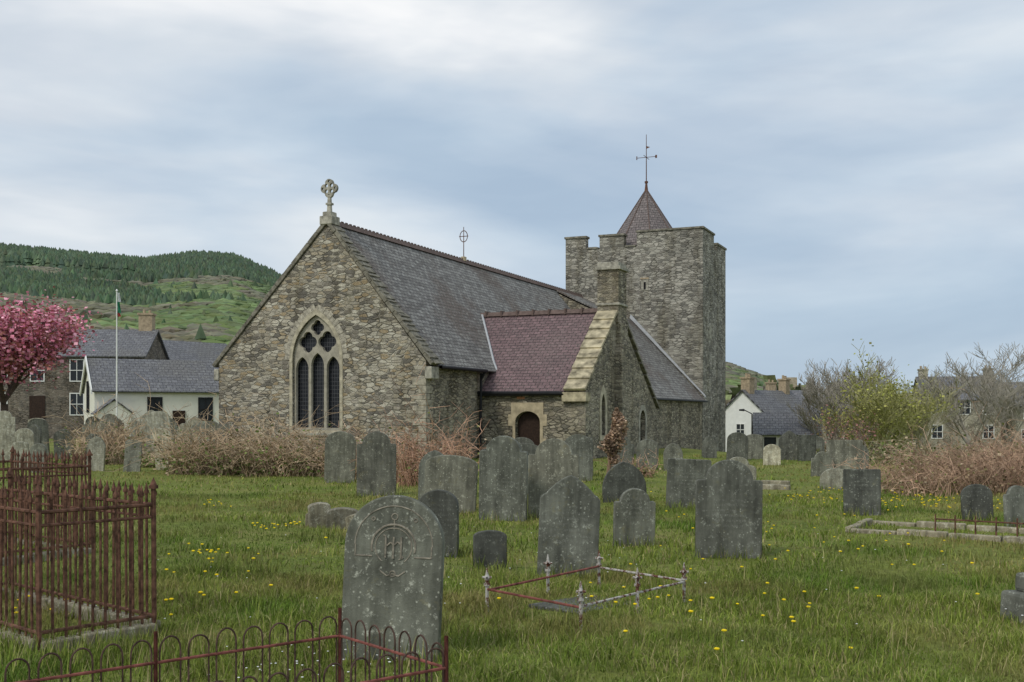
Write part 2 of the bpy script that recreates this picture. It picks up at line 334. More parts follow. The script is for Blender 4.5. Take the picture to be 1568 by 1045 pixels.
lan=[arch(WC+dx,0.57,1.24,3.5 if dx else 3.62,3.96 if dx else 4.10,8) for dx in (-0.69,0,0.69)]
qf=[foil(WC-0.43,4.52,0.40),foil(WC+0.43,4.52,0.40),foil(WC,5.07,0.29)]
plate('window_tracery',arch(WC,2.11,1.15,3.85,5.54,14),lan+qf,0.10,0.24,M['trac'],church)
plate('window_glass',arch(WC,2.09,1.17,3.85,5.5,12),[],0.32,0.35,M['glass'],church)
mb=MB(); mb.box(-6.05,-3.35,-0.09,0.1,0.94,1.04); mb.obj('window_sill',M['ashlar2'],church,0.02)
# irregular long-and-short quoins on the south-east corner, a couple of cm proud
mb=MB(); z=0.0; i=0
while z<3.0:
    h_=random.uniform(0.2,0.34); a_=0.55 if i%2 else 0.3; b__=0.3 if i%2 else 0.5
    mb.box(-a_,0.015,-0.015,b__,z,z+h_-0.02); z+=h_; i+=1
mb.obj('corner_quoins',plain('quoin_stone',(0.34,0.31,0.24),0.95,0.6,5,0.7),church,0.012)
def rake(mb,p,q,y0,y1,t,up=0.0,over=0.0):
    d=Vector((q[0]-p[0],0,q[1]-p[1])); n=Vector((-d.z,0,d.x)).normalized()
    if n.z<0:n=-n
    k=14
    for i in range(k):
        a=i/k; c=(i+1)/k-0.002
        A=(p[0]+d.x*a,p[1]+d.z*a); B=(p[0]+d.x*c,p[1]+d.z*c); j=random.uniform(-0.02,0.02)
        prof=[(A[0]+n.x*up,A[1]+n.z*up),(B[0]+n.x*up,B[1]+n.z*up),(B[0]+n.x*(up+t+j),B[1]+n.z*(up+t+j)),(A[0]+n.x*(up+t+j),A[1]+n.z*(up+t+j))]
        mb.prism(prof,y0+j,y1+j,'y')
mb=MB(); rake(mb,(0.22,3.55),(AX,9.0),-0.08,0.42,0.15); rake(mb,(-9.42,3.62),(AX,9.0),-0.08,0.42,0.15)
mb.obj('gable_coping',M['coping'],church,0.015)
mb=MB(); mb.box(-0.02,0.27,-0.06,0.55,3.05,3.5); mb.box(-9.45,-9.22,-0.06,0.55,3.1,3.55); mb.box(AX-0.28,AX+0.28,-0.12,0.46,8.95,9.28); mb.box(AX-0.19,AX+0.19,-0.05,0.38,9.28,9.45); mb.obj('kneelers',M['ashlar2'],church,0.03)
plate('gable_cross_head',[(AX+0.36*(0.62+0.38*abs(math.cos(2*t))**0.7)*math.cos(t),10.35+0.36*(0.62+0.38*abs(math.cos(2*t))**0.7)*math.sin(t)) for t in [2*math.pi*i/64 for i in range(64)]],
  [[(AX+0.155*math.cos(a)+0.075*math.cos(t),10.35+0.155*math.sin(a)+0.075*math.sin(t)) for t in [2*math.pi*i/12 for i in range(12)]] for a in [math.pi/4+math.pi/2*j for j in range(4)]]+
  [[(AX+0.27*math.cos(a)+0.05*math.cos(t),10.35+0.27*math.sin(a)+0.05*math.sin(t)) for t in [2*math.pi*i/10 for i in range(10)]] for a in [math.pi/2*j for j in range(4)]],0.1,0.22,M['ashlar2'],church)
mb=MB(); mb.prism([(AX-0.09,9.45),(AX+0.09,9.45),(AX+0.05,10.1),(AX-0.05,10.1)],0.1,0.22,'y'); mb.box(AX-0.12,AX+0.12,0.06,0.27,9.72,9.8); mb.obj('gable_cross_stem',M['ashlar2'],church,0.01)
roofslab('roof_south',(0.30,0.40,3.52),(0.30,29,3.52),(AX,29,9.08),(AX,0.40,9.08),M['roof'],church)
roofslab('roof_north',(-9.6,0.40,3.55),(-9.6,29,3.55),(AX,29,9.08),(AX,0.40,9.08),M['roof'],church)
mb=MB(); rr=random.Random(5); d=Vector((AX-0.30,0,9.08-3.52)); L_=d.length; d.normalize(); nn_=Vector((d.z,0,-d.x))
s0=0
while s0<L_-0.5:
    st=rr.uniform(0.16,0.34); A=Vector((0.30,0,3.52))+d*s0+nn_*rr.uniform(0.085,0.12); B=A+d*(st+0.03)-nn_*0.03; y0=-0.04+rr.uniform(-.09,.09)
    mb.prism([(A.x,A.z),(B.x,B.z),(B.x+nn_.x*0.02,B.z+nn_.z*0.02),(A.x+nn_.x*0.045,A.z+nn_.z*0.045)],y0,0.55+rr.uniform(-.1,.15),'y'); s0+=st
mb.obj('verge_slates',M['coping'],church)
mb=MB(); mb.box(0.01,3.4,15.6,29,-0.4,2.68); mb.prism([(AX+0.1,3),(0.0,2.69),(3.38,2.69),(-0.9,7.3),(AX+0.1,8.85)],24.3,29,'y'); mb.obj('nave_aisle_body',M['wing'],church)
roofslab('roof_aisle_lower',(3.62,15.6,2.6),(3.62,29,2.6),(-0.9,29,7.45),(-0.9,24.2,7.45),M['roof'],church)
roofslab('roof_aisle_upper',(-0.9,24.2,7.46),(-0.9,29,7.46),(AX,29,9.07),(AX,24.2,9.07),M['roof'],church)
mb=MB(); mb.prism([(3.65,2.75),(3.6,2.9),(-0.98,7.85),(-1.05,7.65)],28.86,28.98,'y'); mb.obj('tower_flashing',M['lead'],church)
mb=MB()
mb.prism([(AX-0.16,8.98),(AX+0.16,8.98),(AX,9.20)],0.5,29,'y')
for i in range(95):
    y=0.7+i*0.3; mb.box(AX-0.02,AX+0.02,y,y+0.15,9.17,9.235)
mb.obj('ridge_tiles',M['ridge'],church)
segs=[((AX,12,9.1),(AX,12,10.75),0.025,0.018),((AX-0.24,12,10.3),(AX+0.24,12,10.3),0.018,0.018)]
for i in range(16):
    a=2*math.pi*i/16;c=2*math.pi*(i+1)/16; segs.append(((AX+0.2*math.cos(a),12,10.3+0.27*math.sin(a)),(AX+0.2*math.cos(c),12,10.3+0.27*math.sin(c)),0.02,0.02))
V,T=tubes(segs,6); mb=MB(); mb.add(V,T); mb.obj('ridge_wheel_cross',M['rust'],church)
mb=MB(); mb.box(AX-0.1,AX+0.1,11.88,12.12,9.1,9.32); mb.obj('ridge_cross_base',M['ashlar'],church,0.02)
V,T=tubes([((0.36,0.5,3.5),(0.36,4.6,3.5),0.07,0.07),((0.18,4.45,3.4),(0.12,4.45,0),0.055,0.055),((0.36,4.4,3.45),(0.18,4.45,3.15),0.05,0.05),
  ((-0.05,4.52,2.62),(3.62,4.52,2.58),0.075,0.075),((3.72,16,2.52),(3.72,28.9,2.52),0.06,0.06)],8)
mb=MB(); mb.add(V,T); mb.obj('gutters_downpipe',M['black'],church)
E0=4.73; RY=9.0; W1=15.0; GX0=3.65; GX1=4.5; RW=6.12
door=arch(2.08,1.06,-0.4,1.45,1.88,8)
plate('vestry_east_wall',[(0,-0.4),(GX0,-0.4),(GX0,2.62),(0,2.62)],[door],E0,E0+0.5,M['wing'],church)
dj=[(1.45,-0.4),(1.45,0.35),(1.32,0.35),(1.32,0.8),(1.44,0.8),(1.44,1.3),(1.25,1.3),(1.25,1.75),(1.38,1.75),(1.38,2.22),(2.75,2.22),(2.75,1.75),(2.9,1.75),(2.9,1.3),(2.73,1.3),(2.73,0.8),(2.86,0.8),(2.86,0.35),(2.72,0.35),(2.72,-0.4)]
plate('door_surround',dj,[arch(2.08,1.062,-0.39,1.45,1.88,8)],E0-0.03,E0+0.12,M['ashlar'],church)
plate('vestry_door',arch(2.08,1.05,-0.4,1.44,1.86,8),[],E0+0.28,E0+0.36,M['door'],church)
mb=MB(); mb.box(1.62,1.95,E0-0.02,E0+0.1,2.36,2.46); mb.obj('door_relieving_brick',M['orange'],church)
gz=2.62; wz=1.95
h1=arch(6.9,0.5,0.9,2.1,2.6,6); h2=arch(12.6,0.85,-0.39,1.5,1.95,6)
plate('vestry_south_gable',[(E0,-0.4),(W1,-0.4),(W1,wz),(RY,RW+0.05),(E0,gz)],[h1,h2],GX0,GX1,M['wing'],church,'yz')
plate('gable_window_surround',arch(6.9,0.95,0.7,2.1,2.95,6),[h1],GX1-0.1,GX1+0.025,M['ashlarg'],church,'yz')
plate('gable_door_surround',arch(12.6,1.3,-0.4,1.5,2.2,6),[arch(12.6,0.852,-0.38,1.5,1.95,6)],GX1-0.1,GX1+0.025,M['ashlar2'],church,'yz')
mb=MB(); mb.box(GX1-0.42,GX1-0.36,6.5,7.3,0.8,2.7); mb.obj('gable_window_glass',M['glass'],church)
mb=MB(); mb.box(GX1-0.32,GX1-0.28,12.1,13.1,-0.3,2.1); mb.obj('gable_door',M['door'],church)
mb=MB(); mb.box(0.0,GX0,W1-0.5,W1-0.02,-0.4,wz-0.05); mb.obj('vestry_west_wall',M['wing'],church)
roofslab('vestry_roof_east',(-3.5,E0-0.25,2.54),(GX0+0.02,E0-0.25,2.54),(GX0+0.02,RY,RW+0.02),(-3.5,RY,RW+0.02),M['roofm'],church)
roofslab('vestry_roof_west',(-3.5,W1+0.2,wz-0.1),(GX0+0.02,W1+0.2,wz-0.1),(GX0+0.02,RY,RW+0.02),(-3.5,RY,RW+0.02),M['roof'],church)
mb=MB(); mb.prism([(RY-0.15,RW-0.02),(RY+0.15,RW-0.02),(RY,RW+0.17)],-2.6,GX0,'x')
for i in range(8): mb.box(-2.4+i*0.75,-2.33+i*0.75,RY-0.17,RY+0.17,RW-0.05,RW+0.21)
mb.obj('vestry_ridge',M['ridge'],church)
def rake_x(mb,p,q,x0,x1,t,k,lift=0.02):
    d=Vector((0,q[0]-p[0],q[1]-p[1])); n=Vector((0,-d.z,d.y)).normalized()
    if n.z<0:n=-n
    for i in range(k):
        a=i/k;c=(i+1)/k+0.012; j=random.uniform(-0.02,0.02)
        A=(p[0]+d.y*a,p[1]+d.z*a);B=(p[0]+d.y*c,p[1]+d.z*c)
        u0=lift+0.07; u1=lift
        prof=[(A[0]+n.y*u0,A[1]+n.z*u0),(B[0]+n.y*u1,B[1]+n.z*u1),(B[0]+n.y*(u1+t),B[1]+n.z*(u1+t)),(A[0]+n.y*(u0+t),A[1]+n.z*(u0+t))]
        mb.prism(prof,x0+j,x1+j,'x')
mb=MB(); rake_x(mb,(E0-0.15,gz-0.02),(RY-0.3,RW-0.1),GX0,GX1+0.06,0.12,8); mb.box(GX0-0.06,GX1+0.09,E0-0.22,E0+0.35,2.25,2.62)
mb.obj('vestry_coping_east',plain('lichen_coping',(0.38,0.33,0.22),0.9,0.65,3,0.5),church,0.015)
mb=MB(); rake_x(mb,(W1+0.1,wz),(RY+0.4,RW-0.1),GX0+0.3,GX1+0.1,0.12,8); mb.obj('vestry_coping_west',M['coping'],church,0.01)
mb=MB(); mb.box(3.68,4.62,RY-0.4,RY+0.75,5.6,7.85); mb.prism([(RY-0.55,-0.4),(RY+1.1,-0.4),(RY+1.1,4.1),(RY+0.8,4.7),(RY-0.4,4.7),(RY-0.55,4.3)],GX1-0.05,GX1+0.33,'x'); mb.box(GX1-0.1,GX1+0.2,RY-0.35,RY+0.7,4.7,5.62); mb.obj('chimney_stack',M['wing'],church,0.02)
mb=MB(); mb.box(3.6,4.72,RY-0.5,RY+0.85,7.85,8.0); mb.box(3.68,4.62,RY-0.4,RY+0.75,8.0,8.18); mb.box(3.62,4.68,RY-0.46,RY+0.8,6.35,6.45); mb.obj('chimney_cap',M['ashlar2'],church,0.02)
def wgz(y): return 2.54+(y-(E0-0.25))*(RW+0.02-2.54)/(RY-E0+0.25)
pp=[]
for i in range(9):
    y=6.2+(RY-6.2)*i/8; z=wgz(y); x=0.30-(z-3.52)*(0.30-AX)/(9.08-3.52); pp.append((x,y,z))
segs=[((a[0],a[1]-0.08,a[2]+0.04),(c[0],c[1]-0.08,c[2]+0.04),0.05,0.05) for a,c in zip(pp,pp[1:])]
segs.insert(0,((0.34,5.75,3.45),(pp[0][0],pp[0][1]-0.08,pp[0][2]+0.04),0.05,0.05))
V,T=tubes(segs,6); mb=MB(); mb.add(V,T); mb.obj('valley_flashing',M['lead'],church)
TX0,TX1,TY0,TY1=-5.25,3.44,29,35.4
mb=MB(); mb.box(TX0,TX1,TY0,TY1,-3.5,12.0)
cap=MB()
def merlon(x0,x1,y0,y1,z1):
    mb.box(x0,x1,y0,y1,12.0,z1); cap.box(x0-0.07,x1+0.07,y0-0.07,y1+0.07,z1,z1+0.13)
tp=0.5
merlon(TX0,-3.92,TY0,TY0+tp,12.72); merlon(-3.02,-1.46,TY0,TY0+tp,12.72); 
mb.box(-0.63,TX1,TY0,TY0+3,12.0,12.85); cap.box(-0.70,TX1+0.07,TY0-0.07,TY0+3.07,12.85,12.97)
merlon(TX1-tp,TX1,TY0+3.9,TY1,12.4); merlon(TX0,TX0+tp,TY0+1.3,TY0+2.6,12.7); merlon(TX0,TX0+tp,TY1-2,TY1,12.7)
merlon(-3.8,-2.2,TY1-tp,TY1,12.7); merlon(-1.2,0.6,TY1-tp,TY1,12.7)
for a,c in ((-3.92,-3.02),(-1.46,-0.63)): cap.box(a+0.075,c-0.075,TY0-0.06,TY0+tp,12.0,12.1)
mb.obj('tower_body',M['tower'],church); cap.obj('tower_parapet_caps',M['coping'],church,0.015)
mb=MB(); mb.box(-0.35,0.1,TY0-0.03,TY0+0.2,9.3,9.95); mb.obj('tower_slit_dressing',M['ashlar2'],church)
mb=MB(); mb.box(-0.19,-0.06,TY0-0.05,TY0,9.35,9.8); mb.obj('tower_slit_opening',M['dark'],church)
mb=MB(); mb.box(-0.4,0.12,TY0-0.04,TY0+0.1,9.98,10.07); mb.obj('tower_slit_lintel',M['brick'],church)
mb=MB(); mb.box(TX1,TX1+0.03,30.6,31.2,6.4,7.2); mb.obj('tower_louvre',M['ashlar2'],church)
sx,sy=-0.95,32.2; base=[(sx+2.75*math.cos(math.pi/8+i*math.pi/4),sy+2.75*math.sin(math.pi/8+i*math.pi/4),11.9) for i in range(8)]
for i in range(8):
    a=base[i]; c=base[(i+1)%8]; roofslab('spire_face_%d'%i,a,c,(sx,sy,16.1),(sx,sy,16.1),M['spire'],church,0.04)
V,T=tubes([(p,(sx,sy,16.15),0.045,0.03) for p in base],5); mb=MB(); mb.add(V,T); mb.obj('spire_hips',M['ridge'],church)
V,T=tubes([((sx,sy,15.9),(sx,sy,16.5),0.13,0.06),((sx,sy,16.4),(sx,sy,19.6),0.035,0.018),((sx-0.6,sy,18.15),(sx+0.6,sy,18.15),0.018,0.018),((sx,sy-0.6,18.15),(sx,sy+0.6,18.15),0.018,0.018),((sx,sy,16.5),(sx,sy,16.62),0.11,0.11)],8)
mb=MB(); mb.add(V,T); mb.box(sx-0.66,sx-0.6,sy,sy+0.01,18.03,18.27); mb.box(sx+0.58,sx+0.7,sy,sy+0.01,18.05,18.25)
mb.prism([(sx+0.02,18.7),(sx+0.25,18.78),(sx+0.02,18.86)],sy-0.01,sy+0.01,'y'); mb.obj('weathervane',M['rust'],church)
# ---------------------------------------------------------------- houses
def house(name,x,y,z,rz,L,W,ev,rg,wall,roof,wins=(),doors=(),chim=(),wf='white'):
    e=empty(name,(x,y,z),math.radians(rz)); mb=MB()
    mb.prism([(-W/2,-3),(W/2,-3),(W/2,ev),(0,rg-0.12),(-W/2,ev)],-L/2,L/2,'x'); mb.obj('walls',wall,e)
    sl=(rg-ev)/(W/2)
    roofslab('roof_front',(-L/2-0.2,-W/2-0.3,ev-0.3*sl+0.05),(L/2+0.2,-W/2-0.3,ev-0.3*sl+0.05),(L/2+0.2,0,rg),(-L/2-0.2,0,rg),roof,e,0.1)
    roofslab('roof_back',(-L/2-0.2,W/2+0.3,ev-0.3*sl+0.05),(L/2+0.2,W/2+0.3,ev-0.3*sl+0.05),(L/2+0.2,0,rg),(-L/2-0.2,0,rg),roof,e,0.1)
    fr=MB(); gl=MB()
    for (face,u,zc,ww,hh) in wins:
        def bx(B,u0,u1,z0,z1,d):
            if face=='F': B.box(u0,u1,-W/2-d,-W/2+0.02,z0,z1)
            elif face=='L': B.box(-L/2-d,-L/2+0.02,u0,u1,z0,z1)
            else: B.box(L/2-0.02,L/2+d,u0,u1,z0,z1)
        bx(gl,u-ww/2,u+ww/2,zc-hh/2,zc+hh/2,0.02)
        t=0.07
        for q in ((u-ww/2-t,u-ww/2,zc-hh/2-t,zc+hh/2+t),(u+ww/2,u+ww/2+t,zc-hh/2-t,zc+hh/2+t),(u-ww/2,u+ww/2,zc+hh/2,zc+hh/2+t),(u-ww/2,u+ww/2,zc-hh/2-t,zc-hh/2),(u-ww/2,u+ww/2,zc-0.025,zc+0.025),(u-0.02,u+0.02,zc-hh/2,zc+hh/2)):
            bx(fr,*q,0.05)
    if gl.v: gl.obj('window_panes',M['pane'],e); fr.obj('window_frames',M[wf],e)
    if doors:
        d=MB()
        for (u,ww,hh) in doors: d.box(u-ww/2,u+ww/2,-W/2-0.05,-W/2+0.02,-0.2,hh)
        d.obj('doors',M['door'],e)
    if chim:
        c=MB(); p=MB()
        for (u,v,hh,s) in chim:
            c.box(u-s/2,u+s/2,v-s/2,v+s/2,rg-1.5,rg+hh); c.box(u-s/2-0.08,u+s/2+0.08,v-s/2-0.08,v+s/2+0.08,rg+hh,rg+hh+0.15)
            V,T=tubes([((u-0.2,v,rg+hh+0.1),(u-0.2,v,rg+hh+0.45),0.11,0.1),((u+0.22,v,rg+hh+0.1),(u+0.22,v,rg+hh+0.4),0.11,0.1)],8); p.add(V,T)
        c.obj('chimney',M['hstone2'] if wall is M['hstone2'] else M['brick'],e); p.obj('chimney_pots',M['brick'],e)
    return e
w6=[('F',u,4.75,0.9,1.5) for u in (-3.4,-0.8,2.0,4.6)]+[('F',-3.4,2.3,0.9,1.5),('F',2.0,2.3,0.9,1.5),('F',4.6,2.3,0.9,1.5)]
house('stone_house',-33.8,83,0.2,4,13.5,7,5.9,8.0,M['hstone'],M['roofh'],w6,[(-0.8,1.1,2.9)],[(6.0,0.3,1.1,1.0)])
house('slate_roof_house',-27.5,92,0.2,50,8,7,5.2,7.7,M['hstone'],M['roofh'])
e=house('white_cottage',-23.6,73,0,28,8.5,5.2,3.4,5.4,M['cream'],M['roofh'],[('F',-0.6,2.1,0.8,1.4),('F',2.6,2.1,0.8,1.4),('L',0.4,2.9,1.1,1.9),('F',-3.2,1.9,0.6,1.0)],[(0.9,0.8,2.0)],[],'black')
mb=MB()
for s in (-1,1): mb.prism([(s*2.9,3.0),(s*2.9,3.3),(0,5.55),(0,5.2)],-4.5,-4.42,'x')
mb.obj('white_bargeboard',M['white'],e)
mb=MB(); mb.prism([(-4.3,-0.3),(-2.3,-0.3),(-2.3,1.9),(-3.3,2.6),(-4.3,1.9)],-4.2,-2.7,'y'); mb.obj('porch',M['cream'],e)
roofslab('porch_roof_left',(-4.5,-4.3,1.8),(-4.5,-2.6,1.8),(-3.3,-2.6,2.72),(-3.3,-4.3,2.72),M['roofh'],e); roofslab('porch_roof_right',(-2.1,-4.3,1.8),(-2.1,-2.6,1.8),(-3.3,-2.6,2.72),(-3.3,-4.3,2.72),M['roofh'],e)
house('terrace_house',-22.0,86,0,10,9,6,3.6,5.6,M['cream'],M['roofh'],[('F',0,2.2,1,1.2),('F',3,2.2,1,1.2)])
house('white_gable_house',21.6,93,-2.7,48,8,4.6,4.4,6.5,M['white'],M['roofh'],[('L',0.2,3.2,0.7,0.9),('F',1.5,3.4,0.7,0.9)],[],[(-3.2,0,0.9,0.8),(3.0,0,0.9,0.7)])
house('cream_cottage',20.0,80,-2.3,-12,4.4,3.6,2.8,4.2,M['cream'],M['roofh'],[('F',-1.2,1.9,0.7,0.9),('F',0.9,1.9,0.7,0.9)],[],[],'black')
house('brick_terrace_house',31,120,-2.6,15,7,6,5.0,7.0,M['orange'],M['roofh'],[('F',-1,4,1,1.2),('F',2,4,1,1.2)],[],[(-3,0,0.7,0.8)])
house('blue_roof_shed',24.2,118,-2.8,0,3,4,4.4,5.2,M['cream'],plain('blue_sheet_roof',(0.06,0.17,0.34),0.6,0.15))
house('grey_terrace_house',29,104,-2.8,-8,7,5.5,4.6,6.6,M['hstone2'],M['roofh'],[('F',-1.5,3.6,0.9,1.1),('F',1.5,3.6,0.9,1.1)],[],[(3,0,0.6,0.7)])
house('pale_stone_house',43.6,108,-1.6,-12,7.0,6.5,4.9,7.1,M['hstone2'],M['roofh'],[('F',-2.2,4.0,0.9,1.2),('F',0.3,4.0,0.9,1.2),('F',2.4,4.0,0.9,1.2),('F',-2.2,1.7,0.9,1.2),('F',2.4,1.7,0.9,1.2)],[],[(-3.0,0,0.6,0.8),(3.0,0,0.6,0.8)])
house('pale_house_with_bay',50.5,110,-1.6,20,6.5,6.5,4.3,6.6,M['hstone2'],M['roofh'],[('F',-1.6,3.5,1.3,1.1),('F',1.6,3.5,0.9,1.1),('F',-1.6,1.3,1.8,1.1)],[],[(2.8,0,0.6,0.8)])
house('distant_cottage',36.5,140,-2.5,5,8,5,3.4,5.0,M['cream'],M['roofh'],[('F',0,2,1,1)])
# ---------------------------------------------------------------- hills
px=np.array([-900,-300,0,120,220,300,360,420,480,650,1000,1110,1180,1250,1350,1568,2200,2800]); py=np.array([400,390,388,400,410,400,404,430,465,510,545,564,590,610,620,624,620,620])
def crest(t): return (635-np.interp(784+1681*t,px,py))/1681.0
def hillz(x,y):
    D=y; t=x/np.maximum(y,1)
    Rc=820.; s=np.clip((D-150)/(Rc-150),0,1)
    h=-4+ (crest(t)*Rc+1.75+4)*s**1.15
    h+= (5*np.sin(x*0.013+1)*np.cos(y*0.011)+2*np.sin(x*0.03+y*0.02))*s*(1-s)*2.2*(0.35+0.65*(t<0))
    back=np.clip((D-Rc)/600,0,1); return h*(1-back*back*0.6)
tt=np.linspace(-1.1,1.25,220); dd=np.concatenate([np.linspace(150,820,90),np.linspace(840,1700,14)])
TT,DD=np.meshgrid(tt,dd); XX=TT*DD; ZZ=hillz(XX,DD); V=np.stack([XX,DD,ZZ],2).reshape(-1,3); nx=len(tt)
I=np.arange((len(dd)-1)*nx).reshape(-1,nx)[:,:-1].ravel(); F=np.stack([I,I+1,I+nx+1,I+nx],1)
m,nt,b=newmat('hill_fields',1.0); o=coords(nt)
a=noise(nt,o,0.012,4,0.6); c=ramp(nt,a.outputs[0],[(0.38,(0.14,0.155,0.075)),(0.5,(0.16,0.20,0.07)),(0.62,(0.20,0.25,0.08))])
a=noise(nt,o,0.09,5,0.75); c=mix(nt,0.4,c,ramp(nt,a.outputs[0],[(0.3,g(0.3)),(0.7,g(0.7))]),'OVERLAY'); nt.links.new(c,b.inputs['Base Color'])
np_obj('hills',V,F,m,smooth=True)
def ico(sub,seed,amp):
    bm=bmesh.new(); bmesh.ops.create_icosphere(bm,subdivisions=sub,radius=1); r=random.Random(seed)
    V=[]
    for v in bm.verts:
        k=1+r.uniform(-amp,amp); V.append((v.co.x*k*0.5,v.co.y*k*0.5,(v.co.z*k+1)*0.5))
    T=[tuple(q.index for q in f.verts) for f in bm.faces]; bm.free(); return V,T
def conifer(seed):
    r=random.Random(seed); V=[];T=[]
    for l in range(3):
        z0=0.05+l*0.26; z1=z0+0.42; R=0.36*(1-l*0.25); k=len(V); V.append((0,0,min(z1,1)))
        n=7
        for i in range(n):
            rr=R*(1.0 if i%2 else 0.65)*r.uniform(0.8,1.15); V.append((rr*math.cos(i*2*math.pi/n),rr*math.sin(i*2*math.pi/n),z0+r.uniform(-0.03,0.03)))
        T+=[(k,k+1+i,k+1+(i+1)%n) for i in range(n)]
    return V,T
n=110000; t=rng.uniform(-0.60,0.66,n); D=rng.uniform(190**1.7,835**1.7,n)**(1/1.7); x=t*D
vis=((t<-0.2)|((t>0.17)&(rng.random(n)<0.55))); t,D,x=t[vis],D[vis],x[vis]; n=len(t); z=hillz(x,D)
s=(D-150)/670
dens=vn(x,D,0.010,1)*0.6+vn(x,D,0.03,2)*0.4
left=t<0.1
wob=(vn(x,D,0.02,9)-0.5)*0.2
con=left&((s+wob>0.74)|((s+wob>0.45)&(vn(x,D,0.007,3)>0.56)))|(left&(rng.random(n)<0.01))
field=(dens<0.33)&(s<0.9)
keep=~field
brown=(vn(x,D,0.008,5)*0.7+vn(x,D,0.03,6)*0.3>0.54)|((~left)&(rng.random(n)<0.4))
VV=[];TV=[];CV=[];off=0
for ki,(sel,tm,hs,ws) in enumerate([(keep&con,conifer(3),(7,11),(1.1,1.4)),(keep&~con,ico(1,2,0.3),(4,8),(1.0,1.6))]):
    idx=np.where(sel)[0]; k=len(idx); H=rng.uniform(*hs,k); Wd=H*rng.uniform(*ws,k)
    pos=np.stack([x[idx],D[idx],z[idx]-1.5],1)
    base=np.where(con[idx][:,None],[[0.085,0.125,0.065]],np.where(brown[idx][:,None],[[0.165,0.155,0.10]],[[0.135,0.18,0.068]]))
    col=base*rng.uniform(0.72,1.28,(k,1))*(0.8+0.4*vn(pos[:,0],pos[:,1],0.02,14))[:,None]+rng.uniform(-0.012,0.012,(k,3)); haze=((D[idx]-150)/700)[:,None]; col=col*(1-0.15*haze)+np.array([[0.21,0.25,0.25]])*0.15*haze  # aerial haze painted into tree colours: blue-grey tint grows with distance
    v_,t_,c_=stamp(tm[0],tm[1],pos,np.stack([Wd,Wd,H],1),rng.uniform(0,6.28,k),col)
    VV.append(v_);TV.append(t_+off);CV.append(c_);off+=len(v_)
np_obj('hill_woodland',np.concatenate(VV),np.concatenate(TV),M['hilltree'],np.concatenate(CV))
# ---------------------------------------------------------------- trees with branches
def grow(r,p,d,L,rad,lev,maxlev,segs,tips,spread,up):
    n=3; q=p.copy()
    for i in range(n):
        d=(d+np.array([r.uniform(-.16,.16),r.uniform(-.16,.16),r.uniform(-.08,.12)*1.0+up])); d/=np.linalg.norm(d)
        q2=q+d*L/n; r1=rad*(1-(i+1)/n*0.4); segs.append((q,q2,rad*(1-i/n*0.4),r1)); q=q2
        if lev<maxlev and (i>0 or lev>0):
            for b_ in range(2):
                a=r.uniform(0,6.28); o=np.array([math.cos(a),math.sin(a),r.uniform(-0.1,0.5)]); nd=d*0.85+o*spread; nd/=np.linalg.norm(nd)
                if lev<maxlev-1 and b_==1 and r.random()<0.45: continue
                grow(r,q,nd,L*r.uniform(0.5,0.74),r1*0.6,lev+1,maxlev,segs,tips,spread,up)
    tips.append(q)
def tree(name,x,y,z,H,seed,maxlev=4,trunk=0.3,rad=0.16,spread=0.7,up=0.04,bark=(0.16,0.13,0.10),leaf=None,nleaf=0,lsize=0.08,lspread=0.4,minr=0.012):
    r=random.Random(seed); segs=[];tips=[]
    p=np.array([0.,0.,-0.3]); top=np.array([r.uniform(-.1,.1),r.uniform(-.1,.1),H*trunk]); segs.append((p,top,rad*1.2,rad))
    for k in range(4):
        a=k*1.57+r.uniform(-.4,.4); d=np.array([math.cos(a)*spread*0.8,math.sin(a)*spread*0.8,0.9]); d/=np.linalg.norm(d)
        grow(r,top,d,H*0.36*r.uniform(0.8,1.1),rad*0.6,1,maxlev,segs,tips,spread,up)
    zm=max(s_[1][2] for s_ in segs); k_=H/zm
    segs=[(a*k_,b_*k_,max(c,minr),max(d_,minr*0.7)) for a,b_,c,d_ in segs]
    e=empty(name,(x,y,z)); V,T=tubes(segs,3 if maxlev>3 else 5)
    np_obj('branches',V,T,M['bark'],np.tile(np.array(bark),(len(V),1)),e)
    if leaf is not None:
        tips=np.array(tips)*k_; idx=rng.integers(0,len(tips),nleaf); pos=tips[idx]+rng.normal(0,lspread,(nleaf,3))
        leaves('leaves',pos,lsize,leaf,e)
    return e
QV=[(-.5,0,-.5),(.5,0,-.5),(.5,0,.5),(-.5,0,.5)];QT=[(0,1,2,3)]
def leaves(name,pos,size,cols,parent=None,mat=None):
    n=len(pos); cols=np.array(cols); ci=rng.integers(0,len(cols),n); c=cols[ci]*rng.uniform(0.7,1.3,(n,1)); s=size*rng.uniform(0.6,1.5,n)
    v,t,cc=stamp(QV,QT,pos,np.stack([s,s,s*0.8],1),rng.uniform(0,6.28,n),c,rng.uniform(-1.4,1.4,n))
    return np_obj(name,v,t,mat or M['leaf'],cc,parent)
tree('cherry_blossom_tree',-20.8,45,0,6.3,3,4,0.3,0.18,0.85,0.02,(0.11,0.08,0.065),[(0.70,0.26,0.35),(0.78,0.40,0.47),(0.60,0.20,0.29),(0.35,0.15,0.12)],13000,0.10,0.34)
WT=(0.33,0.30,0.25)
tree('willow_tree',23.6,70,-3.0,9.4,11,5,0.12,0.17,0.8,0.06,(0.34,0.33,0.14),[(0.32,0.34,0.08),(0.36,0.35,0.11)],2200,0.11,0.35,0.017)
tree('bare_tree',26.0,86,-3.2,9.4,12,5,0.25,0.16,0.75,0.05,WT,minr=0.018)
tree('bare_tree',22.6,78,-3.2,8.2,13,5,0.3,0.13,0.6,0.07,WT,minr=0.016)
tree('bare_tree',33.6,80,-3.2,10.4,14,5,0.22,0.18,0.85,0.04,WT,minr=0.018)
